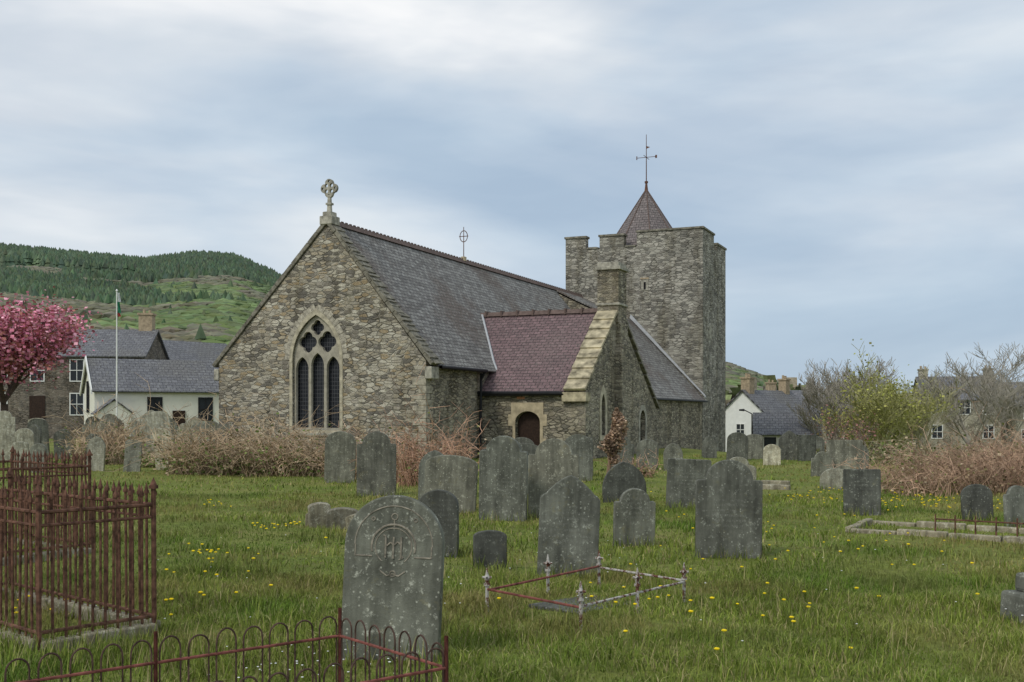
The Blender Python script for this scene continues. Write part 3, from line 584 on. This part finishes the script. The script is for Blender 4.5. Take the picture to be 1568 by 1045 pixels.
tree('bare_tree',41.5,92,-3.2,9.4,15,5,0.3,0.13,0.75,0.05,WT,minr=0.018)
tree('bare_tree',31,96,-3.2,9.8,18,5,0.3,0.13,0.75,0.05,WT,minr=0.02)
tree('bare_tree',27.5,74,-3.0,8.2,21,5,0.2,0.13,0.8,0.05,(0.35,0.33,0.2),minr=0.016)
tree('roadside_tree',19.5,64,-2.6,4.8,16,4,0.2,0.10,0.8,0.02,(0.2,0.15,0.12),[(0.36,0.18,0.16),(0.3,0.24,0.10)],600,0.09,0.3)
def belt(name,n,x0,x1,y0,y1,z0,hr,cond=None):
    x=rng.uniform(x0,x1,n); y=rng.uniform(y0,y1,n)
    if cond: s_=cond(x,y); x,y=x[s_],y[s_]
    k=len(x); H=rng.uniform(*hr,k)*(0.6+0.8*vn(x,y,0.06,4)); bc=np.array([[0.17,0.19,0.085],[0.23,0.20,0.14],[0.14,0.165,0.075],[0.25,0.225,0.175]])[rng.integers(0,4,k)]*rng.uniform(0.7,1.3,(k,1))
    q=44; u=rng.normal(0,1,(k,q,3)); u/=np.linalg.norm(u,axis=2,keepdims=True); rr=rng.uniform(0.55,1,(k,q,1))
    P=u*rr*np.stack([H*0.5,H*0.5,H*0.48],1)[:,None,:]; P[:,:,2]+=H[:,None]*0.5; P+=np.stack([x,y,np.full(k,z0)],1)[:,None,:]
    col=np.repeat(bc,q,axis=0)*rng.uniform(0.6,1.4,(k*q,1)); P=P.reshape(-1,3); s_=np.repeat(H*0.17,q)*rng.uniform(0.7,1.4,k*q)
    v,t,cc=stamp(QV,QT,P,np.stack([s_,s_,s_],1),rng.uniform(0,6.28,k*q),col,rng.uniform(-1.3,1.3,k*q)); np_obj(name,v,t,M['leaf'],cc)
belt('distant_trees',1500,12,130,122,260,-3.5,(5.0,9.0),lambda x,y:x>y*0.17)
belt('distant_trees_west',600,-110,-8,105,190,-0.5,(3,6.5))
# ---------------------------------------------------------------- bramble bushes & hedges
def bramble(name,x0,x1,y0,y1,h,n,col,leafc=None,nleaf=0,seed=1,lean=0.5,th=0.008,lsize=0.05):
    r=random.Random(seed); segs=[]; pts=[]; tone=[]
    for _ in range(n):
        x=r.uniform(x0,x1); y=r.uniform(y0,y1); f=float(vn(x,y,0.8,seed))*0.6+float(vn(x,y,2.3,seed+3))*0.4
        if r.random()>0.35+f*1.2: continue
        p=np.array([x,y,float(hgt(x,y))-0.03]); a=r.uniform(0,6.28); hh=h*r.uniform(0.35,1.0)*(0.25+1.35*f)
        if r.random()<0.05: hh*=1.5
        tn=(0.7+0.9*float(vn(x,y,1.3,seed+9)))*r.uniform(0.6,1.5)
        d=np.array([math.cos(a)*lean,math.sin(a)*lean,1.0]); k=6
        for i in range(k):
            q=p+d*hh/k*1.1
            if q[2]<0.02+float(hgt(x,y)): break
            segs.append((p,q,th*(1-i/k*0.6),th*(1-(i+1)/k*0.6))); tone.append(tn); pts.append(q); p=q
            d=d+np.array([r.uniform(-.35,.35),r.uniform(-.35,.35),r.uniform(-.5,.08)])
            if i>1 and r.random()<0.7:
                b_=np.array([r.uniform(-1,1),r.uniform(-1,1),r.uniform(-.1,.9)])*hh*0.2; segs.append((p,p+b_,th*0.6,th*0.3)); tone.append(tn); pts.append(p+b_)
    e=empty(name,(0,0,0)); V,T=tubes(segs,3)
    cc=np.repeat(np.array(col)[None]*np.array(tone)[:,None],6,axis=0); np_obj('stems',V,T,M['bark'],cc,e)
    if nleaf:
        P=np.array(pts); pos=P[rng.integers(0,len(P),nleaf)]+rng.normal(0,0.06,(nleaf,3)); g0=hgt(pos[:,0],pos[:,1]); pos[:,2]=np.maximum(g0+(pos[:,2]-g0)*rng.uniform(0.3,1,nleaf),g0+0.03); leaves('leaves',pos,lsize,leafc,e)
BR=(0.35,0.26,0.17)
GL=[(0.14,0.18,0.05),(0.18,0.21,0.07),(0.12,0.16,0.045),(0.34,0.25,0.16),(0.40,0.32,0.21)]
GL2=[(0.34,0.25,0.16),(0.42,0.33,0.22),(0.27,0.19,0.12),(0.17,0.19,0.06)]
bramble('bramble_bush',-10.0,-7.4,31.5,33.5,2.0,560,BR,GL,3000,1,0.5,0.012,0.06)
bramble('bramble_bush',-7.6,-5.0,31,33,1.8,520,BR,GL,2600,2,0.5,0.012,0.06)
bramble('bramble_bush',-4.9,-2.8,28.6,30.2,1.7,300,(0.36,0.25,0.17),GL,1500,3,0.5,0.011)
bramble('bramble_bush',-3.0,-1.3,27,29,2.0,300,(0.36,0.22,0.15),GL2,800,4,0.35,0.010)
bramble('bramble_bush',-15.4,-13.6,38,40.5,2.1,420,BR,GL,2000,5,0.45,0.014)
bramble('bramble_bush',-12.6,-10.4,36,38,0.8,260,BR,GL,2600,6,0.5,0.012,0.06)
bramble('bramble_hedge',8.3,12.5,23.2,26.5,1.65,1300,(0.36,0.24,0.165),GL2,2200,7,0.45,0.008)
bramble('bramble_hedge',11.5,18,24.5,28.5,1.8,1400,(0.36,0.245,0.17),GL2,2200,8,0.45,0.009)
bramble('ivy_scrub',12.5,26,37,46,1.1,1100,(0.26,0.22,0.15),GL,9000,9,0.45,0.012,0.08)
bramble('dry_shrub',2.9,3.9,30.2,31,1.0,160,(0.32,0.2,0.14),GL,500,11,0.4,0.010)
e=empty('brown_conifer_shrub',(2.55,27.3,0)); n=2800; zc=rng.uniform(0.2,1.0,n)**0.8*1.9; ph=rng.uniform(0,6.28,n)
prof=np.interp(zc,[0.3,0.5,0.75,1.0,1.2,1.55,1.88],[0.05,0.11,0.15,0.30,0.24,0.22,0.02])*(0.5+0.8*vn(ph*1.3,zc*5,1.0,3)); rr=prof*np.sqrt(rng.uniform(0.1,1,n))
leaves('foliage',np.stack([rr*np.cos(ph)+0.06*np.sin(zc*5)-0.10*(1.2-zc)*0.7,rr*np.sin(ph),zc],1),0.05,[(0.40,0.27,0.18),(0.35,0.24,0.16),(0.46,0.34,0.24),(0.22,0.15,0.11)],e)
V,T=tubes([((-0.2,0,-.1),(-0.10,0,0.7),0.06,0.045),((-0.10,0,0.7),(0.03,0,1.6),0.045,0.01),((-.06,0,.8),(.2,0,1.1),.02,.01),((-.06,0,.7),(-.28,0,1.0),.02,.01)],6); np_obj('stem',V,T,M['bark'],np.tile([[0.24,0.16,0.11]],(len(V),1)),e)
# ---------------------------------------------------------------- gravestones
def outline(st,w,h):
    a=w/2
    if st=='round': return arch(0,w,-0.25,h-a*0.75,h,10)
    if st=='seg': return arch(0,w,-0.25,h-a*0.35,h,8)
    if st=='point': return arch(0,w,-0.25,h-w*0.62,h,8)
    if st=='square': return [(-a,-.25),(-a,h*0.97),(-a*0.96,h),(a*0.96,h),(a,h*0.97),(a,-.25)]
    if st=='gable': return [(-a,-.25),(-a,h-a*0.7),(0,h),(a,h-a*0.7),(a,-.25)]
    if st=='shoulder':
        z=h-a*0.62; s=a*0.72
        L=[(-a,-.25),(-a,z-0.02),(-a+0.02,z),(-s,z)]+[(-s*math.cos(math.pi/2*i/8),z+(h-z)*math.sin(math.pi/2*i/8)) for i in range(1,9)]
        return L+[(-x,q) for x,q in reversed(L[:-1])]
    if st=='ogee':
        z=h-a*0.62; s=a*0.80
        L=[(-a,-.25),(-a,z-0.06),(-a+0.03,z-0.02),(-s,z)]+[(-s*(1-t)**0.75,z+(h-z)*(t**0.9)) for t in [i/8 for i in range(1,9)]]
        return L+[(-x,q) for x,q in reversed(L[:-1])]
def stone(x,y,w,h,st,mt='grave',lean=0.0,back=0.0,rz=0.0,t=0.09):
    o=plate('gravestone',outline(st,w,h),[],-t/2,t/2,M[mt],None,bevel=0.012)
    o.location=(x,y,float(hgt(x,y))-0.02); o.rotation_euler=(math.radians(back),math.radians(lean),math.radians(rz)); return o
GS=[(-.91,13.7,.50,.85,'round','grave2',2),(-.25,12.5,.38,.47,'seg','grave2',1),(.60,12.0,.66,1.14,'ogee','grave',4),(1.63,14.7,.56,.80,'shoulder','grave',-1),
(2.64,13.4,.80,1.22,'shoulder','grave',1.5),(-.15,18,.80,1.42,'shoulder','grave',0),(.70,18.4,.86,1.34,'shoulder','grave',1),(-1.12,19.6,.95,1.06,'seg','grave',3),(-1.5,21.0,.6,1.1,'point','grave',3),
(-4.4,28,.78,1.34,'round','grave',1.5),(-2.9,23.5,.84,1.4,'shoulder','grave2',0),(2.24,21.8,.88,.82,'point','grave2',-1),(3.24,20.3,.80,.93,'square','grave',1),(1.75,29,.75,1.25,'round','grave',0),(2.0,31,.6,1.15,'seg','grave',0),
(6.06,19,.62,.82,'square','grave2',1),(7.55,17.8,.48,.60,'round','grave2',0),(7.75,16.8,.42,.66,'shoulder','grave',0),(7.55,25.6,.72,.52,'round','grave3',0),(9.4,31,.98,1.05,'square','grave',0),(8.75,31,.62,.72,'shoulder','grave',0),
(10.3,33,.8,.9,'round','grave',1),(3.9,22.7,.4,.5,'point','grave3',2),(5.4,26,.5,.55,'round','grave3',0),(6.1,29,.7,.45,'seg','grave3',0),(6.8,33,.7,.5,'round','grave3',0),
(8.6,42,.8,1.1,'round','grave',1),(9.5,43,.7,1.0,'seg','grave',0),(10.6,42,.8,1.15,'ogee','grave2',0),(11.0,41,.7,1.0,'square','grave',2),(12.4,45,.8,.9,'round','grave',0),(7.9,44,.6,.9,'shoulder','grave',0),(9.0,38,.6,.75,'round','grave3',0),
(5.0,34,.6,.9,'point','grave',0),(3.3,33,.7,1.1,'shoulder','grave',0),(4.3,35,.7,1.0,'round','grave',0),(.3,33,.8,1.1,'round','grave',0),(-.5,32,.7,1.0,'shoulder','grave2',0),(.9,26,.7,1.05,'round','grave',1),(.25,24,.7,1.15,'seg','grave',0),
(-14.0,42.5,.85,1.95,'ogee','grave3',0),(-13.3,41,.6,1.5,'round','grave',0),(-16.6,37.5,.6,1.3,'round','grave3',-2),(-18.5,40,.75,1.9,'shoulder','grave3',0),(-19.8,42,.7,1.5,'round','grave',0),(-17.5,43,.8,1.2,'round','grave',0),
(-18.8,36,.7,1.1,'square','grave3',0),(-17.7,46,.7,1.5,'point','grave3',0),(-16.9,47,.6,1.6,'shoulder','grave',0),(-15.6,48,.7,1.5,'round','grave3',0),(-15.9,35.5,.5,.9,'seg','grave3',2),(-20.8,48,.8,1.6,'round','grave',0),(-18.9,50,.8,1.4,'ogee','grave',0),
(-14.2,49,.8,1.6,'point','grave3',0),(-12.6,46,.7,1.5,'round','grave',0),(-13.8,46,.5,1.4,'shoulder','grave3',0),(-11.3,40,.6,1.0,'round','grave3',0),(-16.4,33.5,.6,.8,'round','grave',3),(-21.0,44.5,.7,1.7,'point','grave3',0),(-14.8,44,.6,1.5,'square','grave',0),(-19.6,53,.9,1.5,'round','grave3',0),(-17.2,55,.8,1.6,'point','grave',0),(-22.5,52,.8,1.6,'seg','grave3',0),
(-12.5,39,.85,1.9,'round','grave3',-3),(-11.9,37.5,.6,1.3,'shoulder','grave3',2),(-12.0,42,.7,1.5,'ogee','grave',0),(-11.2,43,.6,1.4,'round','grave',0),(-15.3,41.5,.6,1.8,'round','grave',2),(-16.1,43.5,.7,1.7,'shoulder','grave3',-2),(-17.2,39.5,.55,1.4,'point','grave',1),(-18.0,34.5,.6,1.0,'round','grave',-4),(-16.9,35,.5,.85,'seg','grave3',3),
(-19.6,38.5,.6,1.8,'seg','grave',3),(-20.3,40.5,.6,1.5,'square','grave3',0),(-18.1,47.5,.7,1.7,'round','grave',0),(-16.3,50,.7,1.6,'round','grave',0),(-13.2,51,.7,1.6,'square','grave',1),(-15.0,52,.8,1.7,'ogee','grave3',0),(-12.0,49,.7,1.5,'point','grave',0),(-9.0,38,.5,.9,'round','grave3',2),(-19.3,45,.7,1.6,'round','grave',-2),(-14.6,38.2,.5,1.1,'round','grave',2),
(-10.9,34.5,.6,1.35,'round','grave3',-5),(-11.6,33.5,.5,1.0,'seg','grave',4),(-12.9,34,.55,1.1,'point','grave3',2),(-14.2,33,.5,.9,'round','grave',-3)]
for q in GS: stone(q[0],q[1],q[2],q[3],q[4],q[5],q[6]+random.uniform(-2,2),random.uniform(-4,4),random.uniform(-16,12))
for (x,y,w_,h_) in ((-3.0,17.2,.34,.42),(-2.62,17.0,.50,.36),(-2.3,16.6,.36,.30),(-3.15,17.6,.3,.25)):
    o=stone(x,y,w_,h_,'seg','kerb',random.uniform(-6,6),5,random.uniform(-20,20),0.16)
fg=empty('foreground_gravestone',(-0.86,7.74,float(hgt(-.86,7.74)))); fg.rotation_euler=(math.radians(-2),math.radians(2.2),math.radians(-4))
plate('slab',arch(0,0.70,-0.25,0.80,1.15,16),[],-0.055,0.055,M['gravef'],fg,bevel=0.014)
segs=[]
def poly(pts,r=0.006,y=-0.055): 
    for a,c in zip(pts,pts[1:]): segs.append(((a[0],y,a[1]),(c[0],y,c[1]),r,r))
poly([(0.275*math.cos(a),0.80+0.275*math.sin(a)) for a in np.linspace(0,math.pi,24)],0.005)
poly([(0.155*math.cos(a),0.79+0.155*math.sin(a)) for a in np.linspace(-0.25,math.pi+0.25,26)],0.008)
poly([(0.13*math.cos(a),0.79+0.13*math.sin(a)) for a in np.linspace(-0.9,math.pi+0.9,26)],0.004)
poly([(-0.27,0.80),(-0.27,0.72),(-0.15,0.72)]);poly([(0.27,0.80),(0.27,0.72),(0.15,0.72)])
for cx_,cz_,rr in ((0,1.0,0.022),(-0.15,0.98,0.012),(0.15,0.98,0.012),(0.0,0.60,0.02)):
    poly([(cx_+rr*math.cos(a),cz_+rr*math.sin(a)) for a in np.linspace(0,6.28,14)],0.005)
poly([(0,0.98),(0,0.93)],0.006);poly([(-0.09,0.62),(-0.04,0.585),(0,0.60),(0.04,0.585),(0.09,0.62)],0.005)
for dx,tl in ((-0.055,0.03),(0.0,0.045),(0.055,0.03)):
    poly([(dx,0.725-tl*0.4),(dx,0.86)],0.008,-0.058)
poly([(-0.055,0.79),(-0.02,0.82),(0,0.80)],0.006,-0.057); poly([(0.0,0.80),(0.03,0.825),(0.055,0.80)],0.006,-0.057); poly([(0.055,0.74),(0.07,0.715),(0.04,0.70)],0.005,-0.057); poly([(-0.055,0.86),(-0.075,0.87)],0.005,-0.057)
V,T=tubes(segs,6); mb=MB(); mb.add(V,T); mb.obj('carved_mouldings',M['carve'],fg)
def kerbline(mb,a,c,w_,h_,n):
    a=Vector((*a,0));c=Vector((*c,0)); d=(c-a); nrm=Vector((-d.y,d.x,0)).normalized()*w_/2
    for i in range(n):
        p=a+d*(i/n); q=a+d*((i+0.975)/n); j=random.uniform(-.02,.02); z0=-0.1; z1=h_+j; k=len(mb.v)
        for pt in (p-nrm,q-nrm,q+nrm,p+nrm): mb.v.append((pt.x,pt.y,z0))
        for pt in (p-nrm,q-nrm,q+nrm,p+nrm): mb.v.append((pt.x,pt.y,z1))
        mb.f+=[tuple(k+i_ for i_ in qq) for qq in ((0,3,2,1),(4,5,6,7),(0,1,5,4),(1,2,6,5),(2,3,7,6),(3,0,4,7))]
e=empty('kerbed_grave',(0,0,0)); mb=MB()
kerbline(mb,(5.0,16.3),(7.3,14.6),0.12,0.08,4); kerbline(mb,(7.3,14.6),(8.1,15.8),0.12,0.08,2); kerbline(mb,(5.7,17.5),(8.1,15.8),0.12,0.08,4); kerbline(mb,(5.0,16.3),(5.7,17.5),0.12,0.08,2)
mb.obj('kerb_stones',M['kerb'],e,0.02)
sg=[]
for (a,c) in (((6.0,15.56),(7.3,14.6)),((7.3,14.6),(8.1,15.8))):
    a=np.array(a);c=np.array(c); sg.append(((*a,0.27),(*c,0.27),0.012,0.012))
    for i in range(7): p=a+(c-a)*i/6; sg.append(((*p,0.0),(*p,0.34),0.013,0.011))
V,T=tubes(sg,5); mb=MB(); mb.add(V,T); mb.obj('low_railing',M['rust'],e)
e=empty('kerbed_grave',(0,0,0)); mb=MB(); kerbline(mb,(3.9,26.5),(6.4,25.2),0.16,0.14,4); kerbline(mb,(4.2,28),(6.8,26.8),0.16,0.14,4); mb.obj('kerb_stones',M['kerb'],e,0.02)
mb=MB(); mb.box(-.35,.35,-.3,.3,-.1,.22); mb.box(-.25,.3,-.22,.25,.22,.38); o=mb.obj('broken_plinth',M['grave'],None,0.03); o.location=(4.62,9.3,0); o.rotation_euler=(0.03,0.05,0.4)
# ---------------------------------------------------------------- railings
def tall_railing(R0,L1,W1_,Hh=1.17,kerb=True):
    e=empty('tall_iron_railing',(0,0,0)); R0=np.array(R0); d1=np.array([-.75,.66]); d2=np.array([-.66,-.75])
    cn=[R0,R0+d1*L1,R0+d1*L1+d2*W1_,R0+d2*W1_]; segs=[]
    for i in range(4):
        a=cn[i];c=cn[(i+1)%4]; L=np.linalg.norm(c-a); n=int(L/0.105)
        for zz,rr in ((Hh-.15,0.015),(Hh-.25,0.012),(0.12,0.015)): segs.append(((*a,zz),(*c,zz),rr,rr))
        for k in range(n+1):
            p=a+(c-a)*k/n; post=(k==0); rr=0.021 if post else 0.0115; top=Hh+(0.05 if post else random.uniform(-.01,.01))
            lx,ly=random.uniform(-.014,.014),random.uniform(-.014,.014)
            segs.append(((p[0],p[1],-0.05),(p[0]+lx,p[1]+ly,top-0.07),rr,rr)); segs.append(((p[0]+lx,p[1]+ly,top-0.07),(p[0]+lx,p[1]+ly,top-0.045),rr*1.9,rr*1.9)); segs.append(((p[0]+lx,p[1]+ly,top-0.045),(p[0]+lx,p[1]+ly,top+0.02),rr*1.5,0.002))
            if k<n:
                m_=a+(c-a)*(k+.5)/n; segs.append(((m_[0],m_[1],Hh-.25),(m_[0],m_[1],Hh-.15),0.006,0.006))
    V,T=tubes(segs,6); mb=MB(); mb.add(V,T); mb.obj('bars',M['rust'],e)
    mb=MB()
    for i in range(4): kerbline(mb,cn[i],cn[(i+1)%4],0.13,0.06,3)
    mb.obj('stone_kerb',M['kerb'],e,0.015); return cn
cn=tall_railing([-2.90,8.9],2.6,0.95)
cn2=tall_railing([-5.3,13.8],2.2,1.2,1.25)
e=empty('hoop_top_railing',(0,0,0)); Q1=np.array([-1.05,6.7]);Q2=np.array([-.35,5.85]); dd_=(Q2-Q1)/np.linalg.norm(Q2-Q1); pe=np.array([-dd_[1],dd_[0]]); pe=-pe if pe[0]>0 else pe
hs=[];rs=[]
def hoops(a,c,sp=0.155):
    L=np.linalg.norm(c-a); n=max(1,int(round(L/sp))); u=(c-a)/L
    rs.append(((*a,0.40),(*c,0.40),0.009,0.009)); rs.append(((*a,0.1),(*c,0.1),0.009,0.009))
    for k in range(n):
        p=a+u*(k+0.5)*L/n; w_=L/n*0.36; j=random.uniform(-.012,.012)
        l=p-u*w_; r_=p+u*w_
        hs.append(((*l,0.0),(*l,0.46),0.0055,0.0055)); hs.append(((*r_,0.0),(*r_,0.46),0.0055,0.0055))
        prev=None
        for t_ in np.linspace(0,math.pi,10):
            q=p-u*w_*math.cos(t_); z_=0.46+(w_*1.15+j)*math.sin(t_)
            if prev is not None: hs.append((prev,(q[0],q[1],z_),0.0055,0.0055))
            prev=(q[0],q[1],z_)
    for q in (a,c): rs.append(((*q,-0.05),(*q,0.57),0.013,0.011))
Q0=Q1+pe*3.2; Q3=Q2+pe*3.2
mid=Q1+pe*1.15
hoops(Q1,mid); hoops(mid,Q0); hoops(Q1,Q2); hoops(Q2,Q3)
V,T=tubes(hs,5); mb=MB(); mb.add(V,T); mb.obj('hoops',M['rustdark'],e)
V,T=tubes(rs,6); mb=MB(); mb.add(V,T); mb.obj('rails',M['rustred'],e)
e=empty('grave_plot_railing',(0,0,0)); P={'L':(-.22,9.65),'F':(.55,8.78),'R':(1.59,10.14),'B':(.88,11.1)}
posts=[P['L'],P['F'],P['R'],P['B'],(1.08,9.46),(.34,10.4)]
ps=[];rl=[]
for (x,y) in posts:
    z=float(hgt(x,y)); ps+=[((x,y,z-.05),(x,y,z+.28),0.015,0.015),((x,y,z+.0),(x,y,z+.06),0.026,0.02),((x,y,z+.23),(x,y,z+.255),0.028,0.028),((x,y,z+.255),(x,y,z+.30),0.012,0.027),((x,y,z+.30),(x,y,z+.34),0.027,0.010),((x,y,z+.34),(x,y,z+.39),0.014,0.004)]
    ps+=[((x-.04,y,z+.305),(x+.04,y,z+.305),0.011,0.011),((x,y-.04,z+.305),(x,y+.04,z+.305),0.011,0.011)]
for a,c in (('L','F'),('F','R'),('R','B'),('B','L')):
    rl.append(((*P[a],0.215),(*P[c],0.205),0.011,0.011))
V,T=tubes(ps,7); mb=MB(); mb.add(V,T); mb.obj('posts',M['flake'],e)
V,T=tubes(rl[1:3],6); mb=MB(); mb.add(V,T); mb.obj('rails_painted',M['flake'],e)
V,T=tubes([rl[0],rl[3]],6); mb=MB(); mb.add(V,T); mb.obj('rails_rusty',M['rustred'],e)
mb=MB(); mb.box(-.45,.45,-.28,.28,0,.05); o=mb.obj('flat_grave_slab',M['grave2'],None,0.01); o.location=(.65,9.9,0.0); o.rotation_euler=(0.02,0.03,0.85)
e=empty('flagpole',(-21.6,60,0)); V,T=tubes([((0,0,0),(0,0,8.5),0.05,0.03),((0,0,8.5),(0,0,8.6),0.07,0.02)],8); mb=MB(); mb.add(V,T); mb.obj('pole',M['white'],e)
for nm,c_,z0,z1 in (('flag_white',(0.6,0.62,0.6),7.9,8.4),('flag_green',(0.03,0.22,0.12),7.3,7.9),('flag_red_dragon',(0.4,0.05,0.05),7.1,7.3)):
    mb=MB()
    for i in range(6):
        for j in range(5): mb.v.append((0.04+i*0.035*(1-j*0.05),0.06*math.sin(i*1.5+j),z0+(z1-z0)*j/4))
    for i in range(5):
        for j in range(4): mb.f.append((i*5+j,i*5+5+j,i*5+6+j,i*5+1+j))
    mb.obj(nm,plain(nm,c_,0.8,0.1),e)
e=empty('street_lamp',(18.8,86,-3.2)); V,T=tubes([((0,0,0),(0,0,5.0),0.07,0.05),((0,0,5.0),(-.6,0,5.3),0.04,0.04),((-.6,0,5.3),(-1.0,0,5.3),0.1,0.07)],7); mb=MB(); mb.add(V,T); mb.obj('column',M['black'],e)
# ---------------------------------------------------------------- grass blades
GC=[(0.165,0.222,0.038),(0.20,0.25,0.045),(0.245,0.28,0.062),(0.135,0.19,0.032),(0.34,0.30,0.14)]
def grass(name,n,y0,y1,hr,wr,cols,pw=2.0):
    y=(rng.uniform(y0**pw,y1**pw,n))**(1/pw); x=rng.uniform(-1,1,n)*(0.50*y+1.5)
    cl=vn(x,y,1.6,1)*0.5+vn(x,y,4.5,2)*0.5; hs_=rng.uniform(*hr,n)*(0.45+1.9*np.clip(cl-0.28,0,1)**1.3*1.6)
    z=hgt(x,y)-0.01
    c=np.array(cols)[rng.integers(0,len(cols),n)]*rng.uniform(0.6,1.35,(n,1))
    patch=np.clip((vn(x,y,0.45,7)*0.55+vn(x,y,1.4,8)*0.45-0.44)*4.5,0,1)[:,None]; c=c*(1-0.6*patch)+np.array([[0.31,0.25,0.105]])*0.6*patch*rng.uniform(0.7,1.2,(n,1))
    lush=np.clip((vn(x,y,0.8,12)*0.6+vn(x,y,0.25,13)*0.4-0.5)*4,0,1)[:,None]; c=c*(1-0.4*lush*np.array([[1,0.55,1]]))
    a=rng.uniform(0,6.28,n); ln=rng.uniform(0.1,1.0,n); w_=rng.uniform(*wr,n)
    ux,uy=np.cos(a),np.sin(a); b_=rng.uniform(0,6.28,n); lx,ly=np.cos(b_)*ln*hs_,np.sin(b_)*ln*hs_
    v=np.zeros((n,5,3)); 
    v[:,0]=np.stack([x-ux*w_,y-uy*w_,z],1); v[:,1]=np.stack([x+ux*w_,y+uy*w_,z],1)
    v[:,2]=np.stack([x+ux*w_*.7+lx*.35,y+uy*w_*.7+ly*.35,z+hs_*.6],1); v[:,3]=np.stack([x-ux*w_*.7+lx*.35,y-uy*w_*.7+ly*.35,z+hs_*.6],1)
    v[:,4]=np.stack([x+lx,y+ly,z+hs_*np.sqrt(np.clip(1-ln*ln*.5,.2,1))],1)
    t=np.array([[0,1,2],[0,2,3],[3,2,4]])[None]+(np.arange(n)*5)[:,None,None]
    np_obj(name,v.reshape(-1,3),t.reshape(-1,3),M['blade'],np.repeat(c,5,axis=0))
grass('grass',140000,4.5,12,(0.05,0.12),(0.0025,0.005),GC)
grass('grass_mid',85000,12,24,(0.04,0.10),(0.005,0.009),GC)
grass('grass_far',40000,24,48,(0.04,0.10),(0.010,0.018),GC)
tx=[];ty=[]
for q in GS[:20]+[(-.86,7.6,.8)]:
    for _ in range(80): tx.append(q[0]+random.uniform(-.6,.6)*q[2]); ty.append(q[1]-0.07+random.gauss(0,.05))
for K_ in (cn,cn2):
    for i in range(4):
        a=K_[i];c=K_[(i+1)%4]
        for _ in range(300): t_=random.random(); p=a+(c-a)*t_; tx.append(p[0]+random.gauss(0,.07)); ty.append(p[1]+random.gauss(0,.07))
for _ in range(120):
    y=random.uniform(6,16); cx_=random.uniform(-.5,.5)*y; 
    for _ in range(22): tx.append(cx_+random.gauss(0,.07)); ty.append(y+random.gauss(0,.07))
for _ in range(1100): tx.append(random.gauss(-2.9,.5)); ty.append(random.gauss(7.9,.35))
n=len(tx); tx=np.array(tx);ty=np.array(ty); s_=rng.uniform(0.08,0.22,n)
v,t,cc=stamp([(-.5,0,0),(.5,0,0),(.1,.35,1)],[(0,1,2)],np.stack([tx,ty,hgt(tx,ty)],1),np.stack([np.full(n,.011),s_*1.2,s_],1),rng.uniform(0,6.28,n),np.array(GC)[rng.integers(0,5,n)])
np_obj('grass_tufts',v,t,M['blade'],cc)
M['yel']=plain('dandelion_yellow',(0.85,0.62,0.01),0.7,0.1); M['dai']=plain('daisy_white',(0.78,0.78,0.75),0.7,0.05)
fl=[]
for cx_,cy_,k,sp in ((-3.4,16.2,18,.2),(-5.6,20,10,.3),(-3.6,13.0,16,.25),(-3.0,11.6,8,.4),(-2.9,9.5,5,.5),(1.0,9.5,10,.6),(1.9,9.0,9,.6),(3.2,14,14,1.2),(4.5,21,20,1.2),(7.4,21.5,60,.9),(5.5,13,12,1.5),(3.5,17,14,1),(8.2,20,50,1.2),(2.2,11.5,12,1),(-1.0,14,8,1),(6,24,40,1.5),(-4.0,9.5,14,.5),(3,9,10,1.2)):
    for _ in range(k): fl.append((random.gauss(cx_,sp),random.gauss(cy_,sp)))
tvv,ttt=ico(2,3,0.12); n=len(fl); fa=np.array(fl); zz=hgt(fa[:,0],fa[:,1])+rng.uniform(.07,.15,n); s_=rng.uniform(.026,.042,n)
v,t,_=stamp(tvv,ttt,np.stack([fa[:,0],fa[:,1],zz],1),np.stack([s_,s_,s_*.5],1),np.zeros(n)); np_obj('dandelions',v,t,M['yel'])
n=110; x=np.concatenate([rng.uniform(-4,5,70),rng.normal(-1.3,.35,40)]); y=np.concatenate([rng.uniform(7,16,70),rng.normal(7.3,.35,40)]); s_=rng.uniform(.012,.02,n)
v,t,_=stamp(tvv,ttt,np.stack([x,y,hgt(x,y)+.10],1),np.stack([s_,s_,s_*.4],1),np.zeros(n)); np_obj('daisies',v,t,M['dai'])
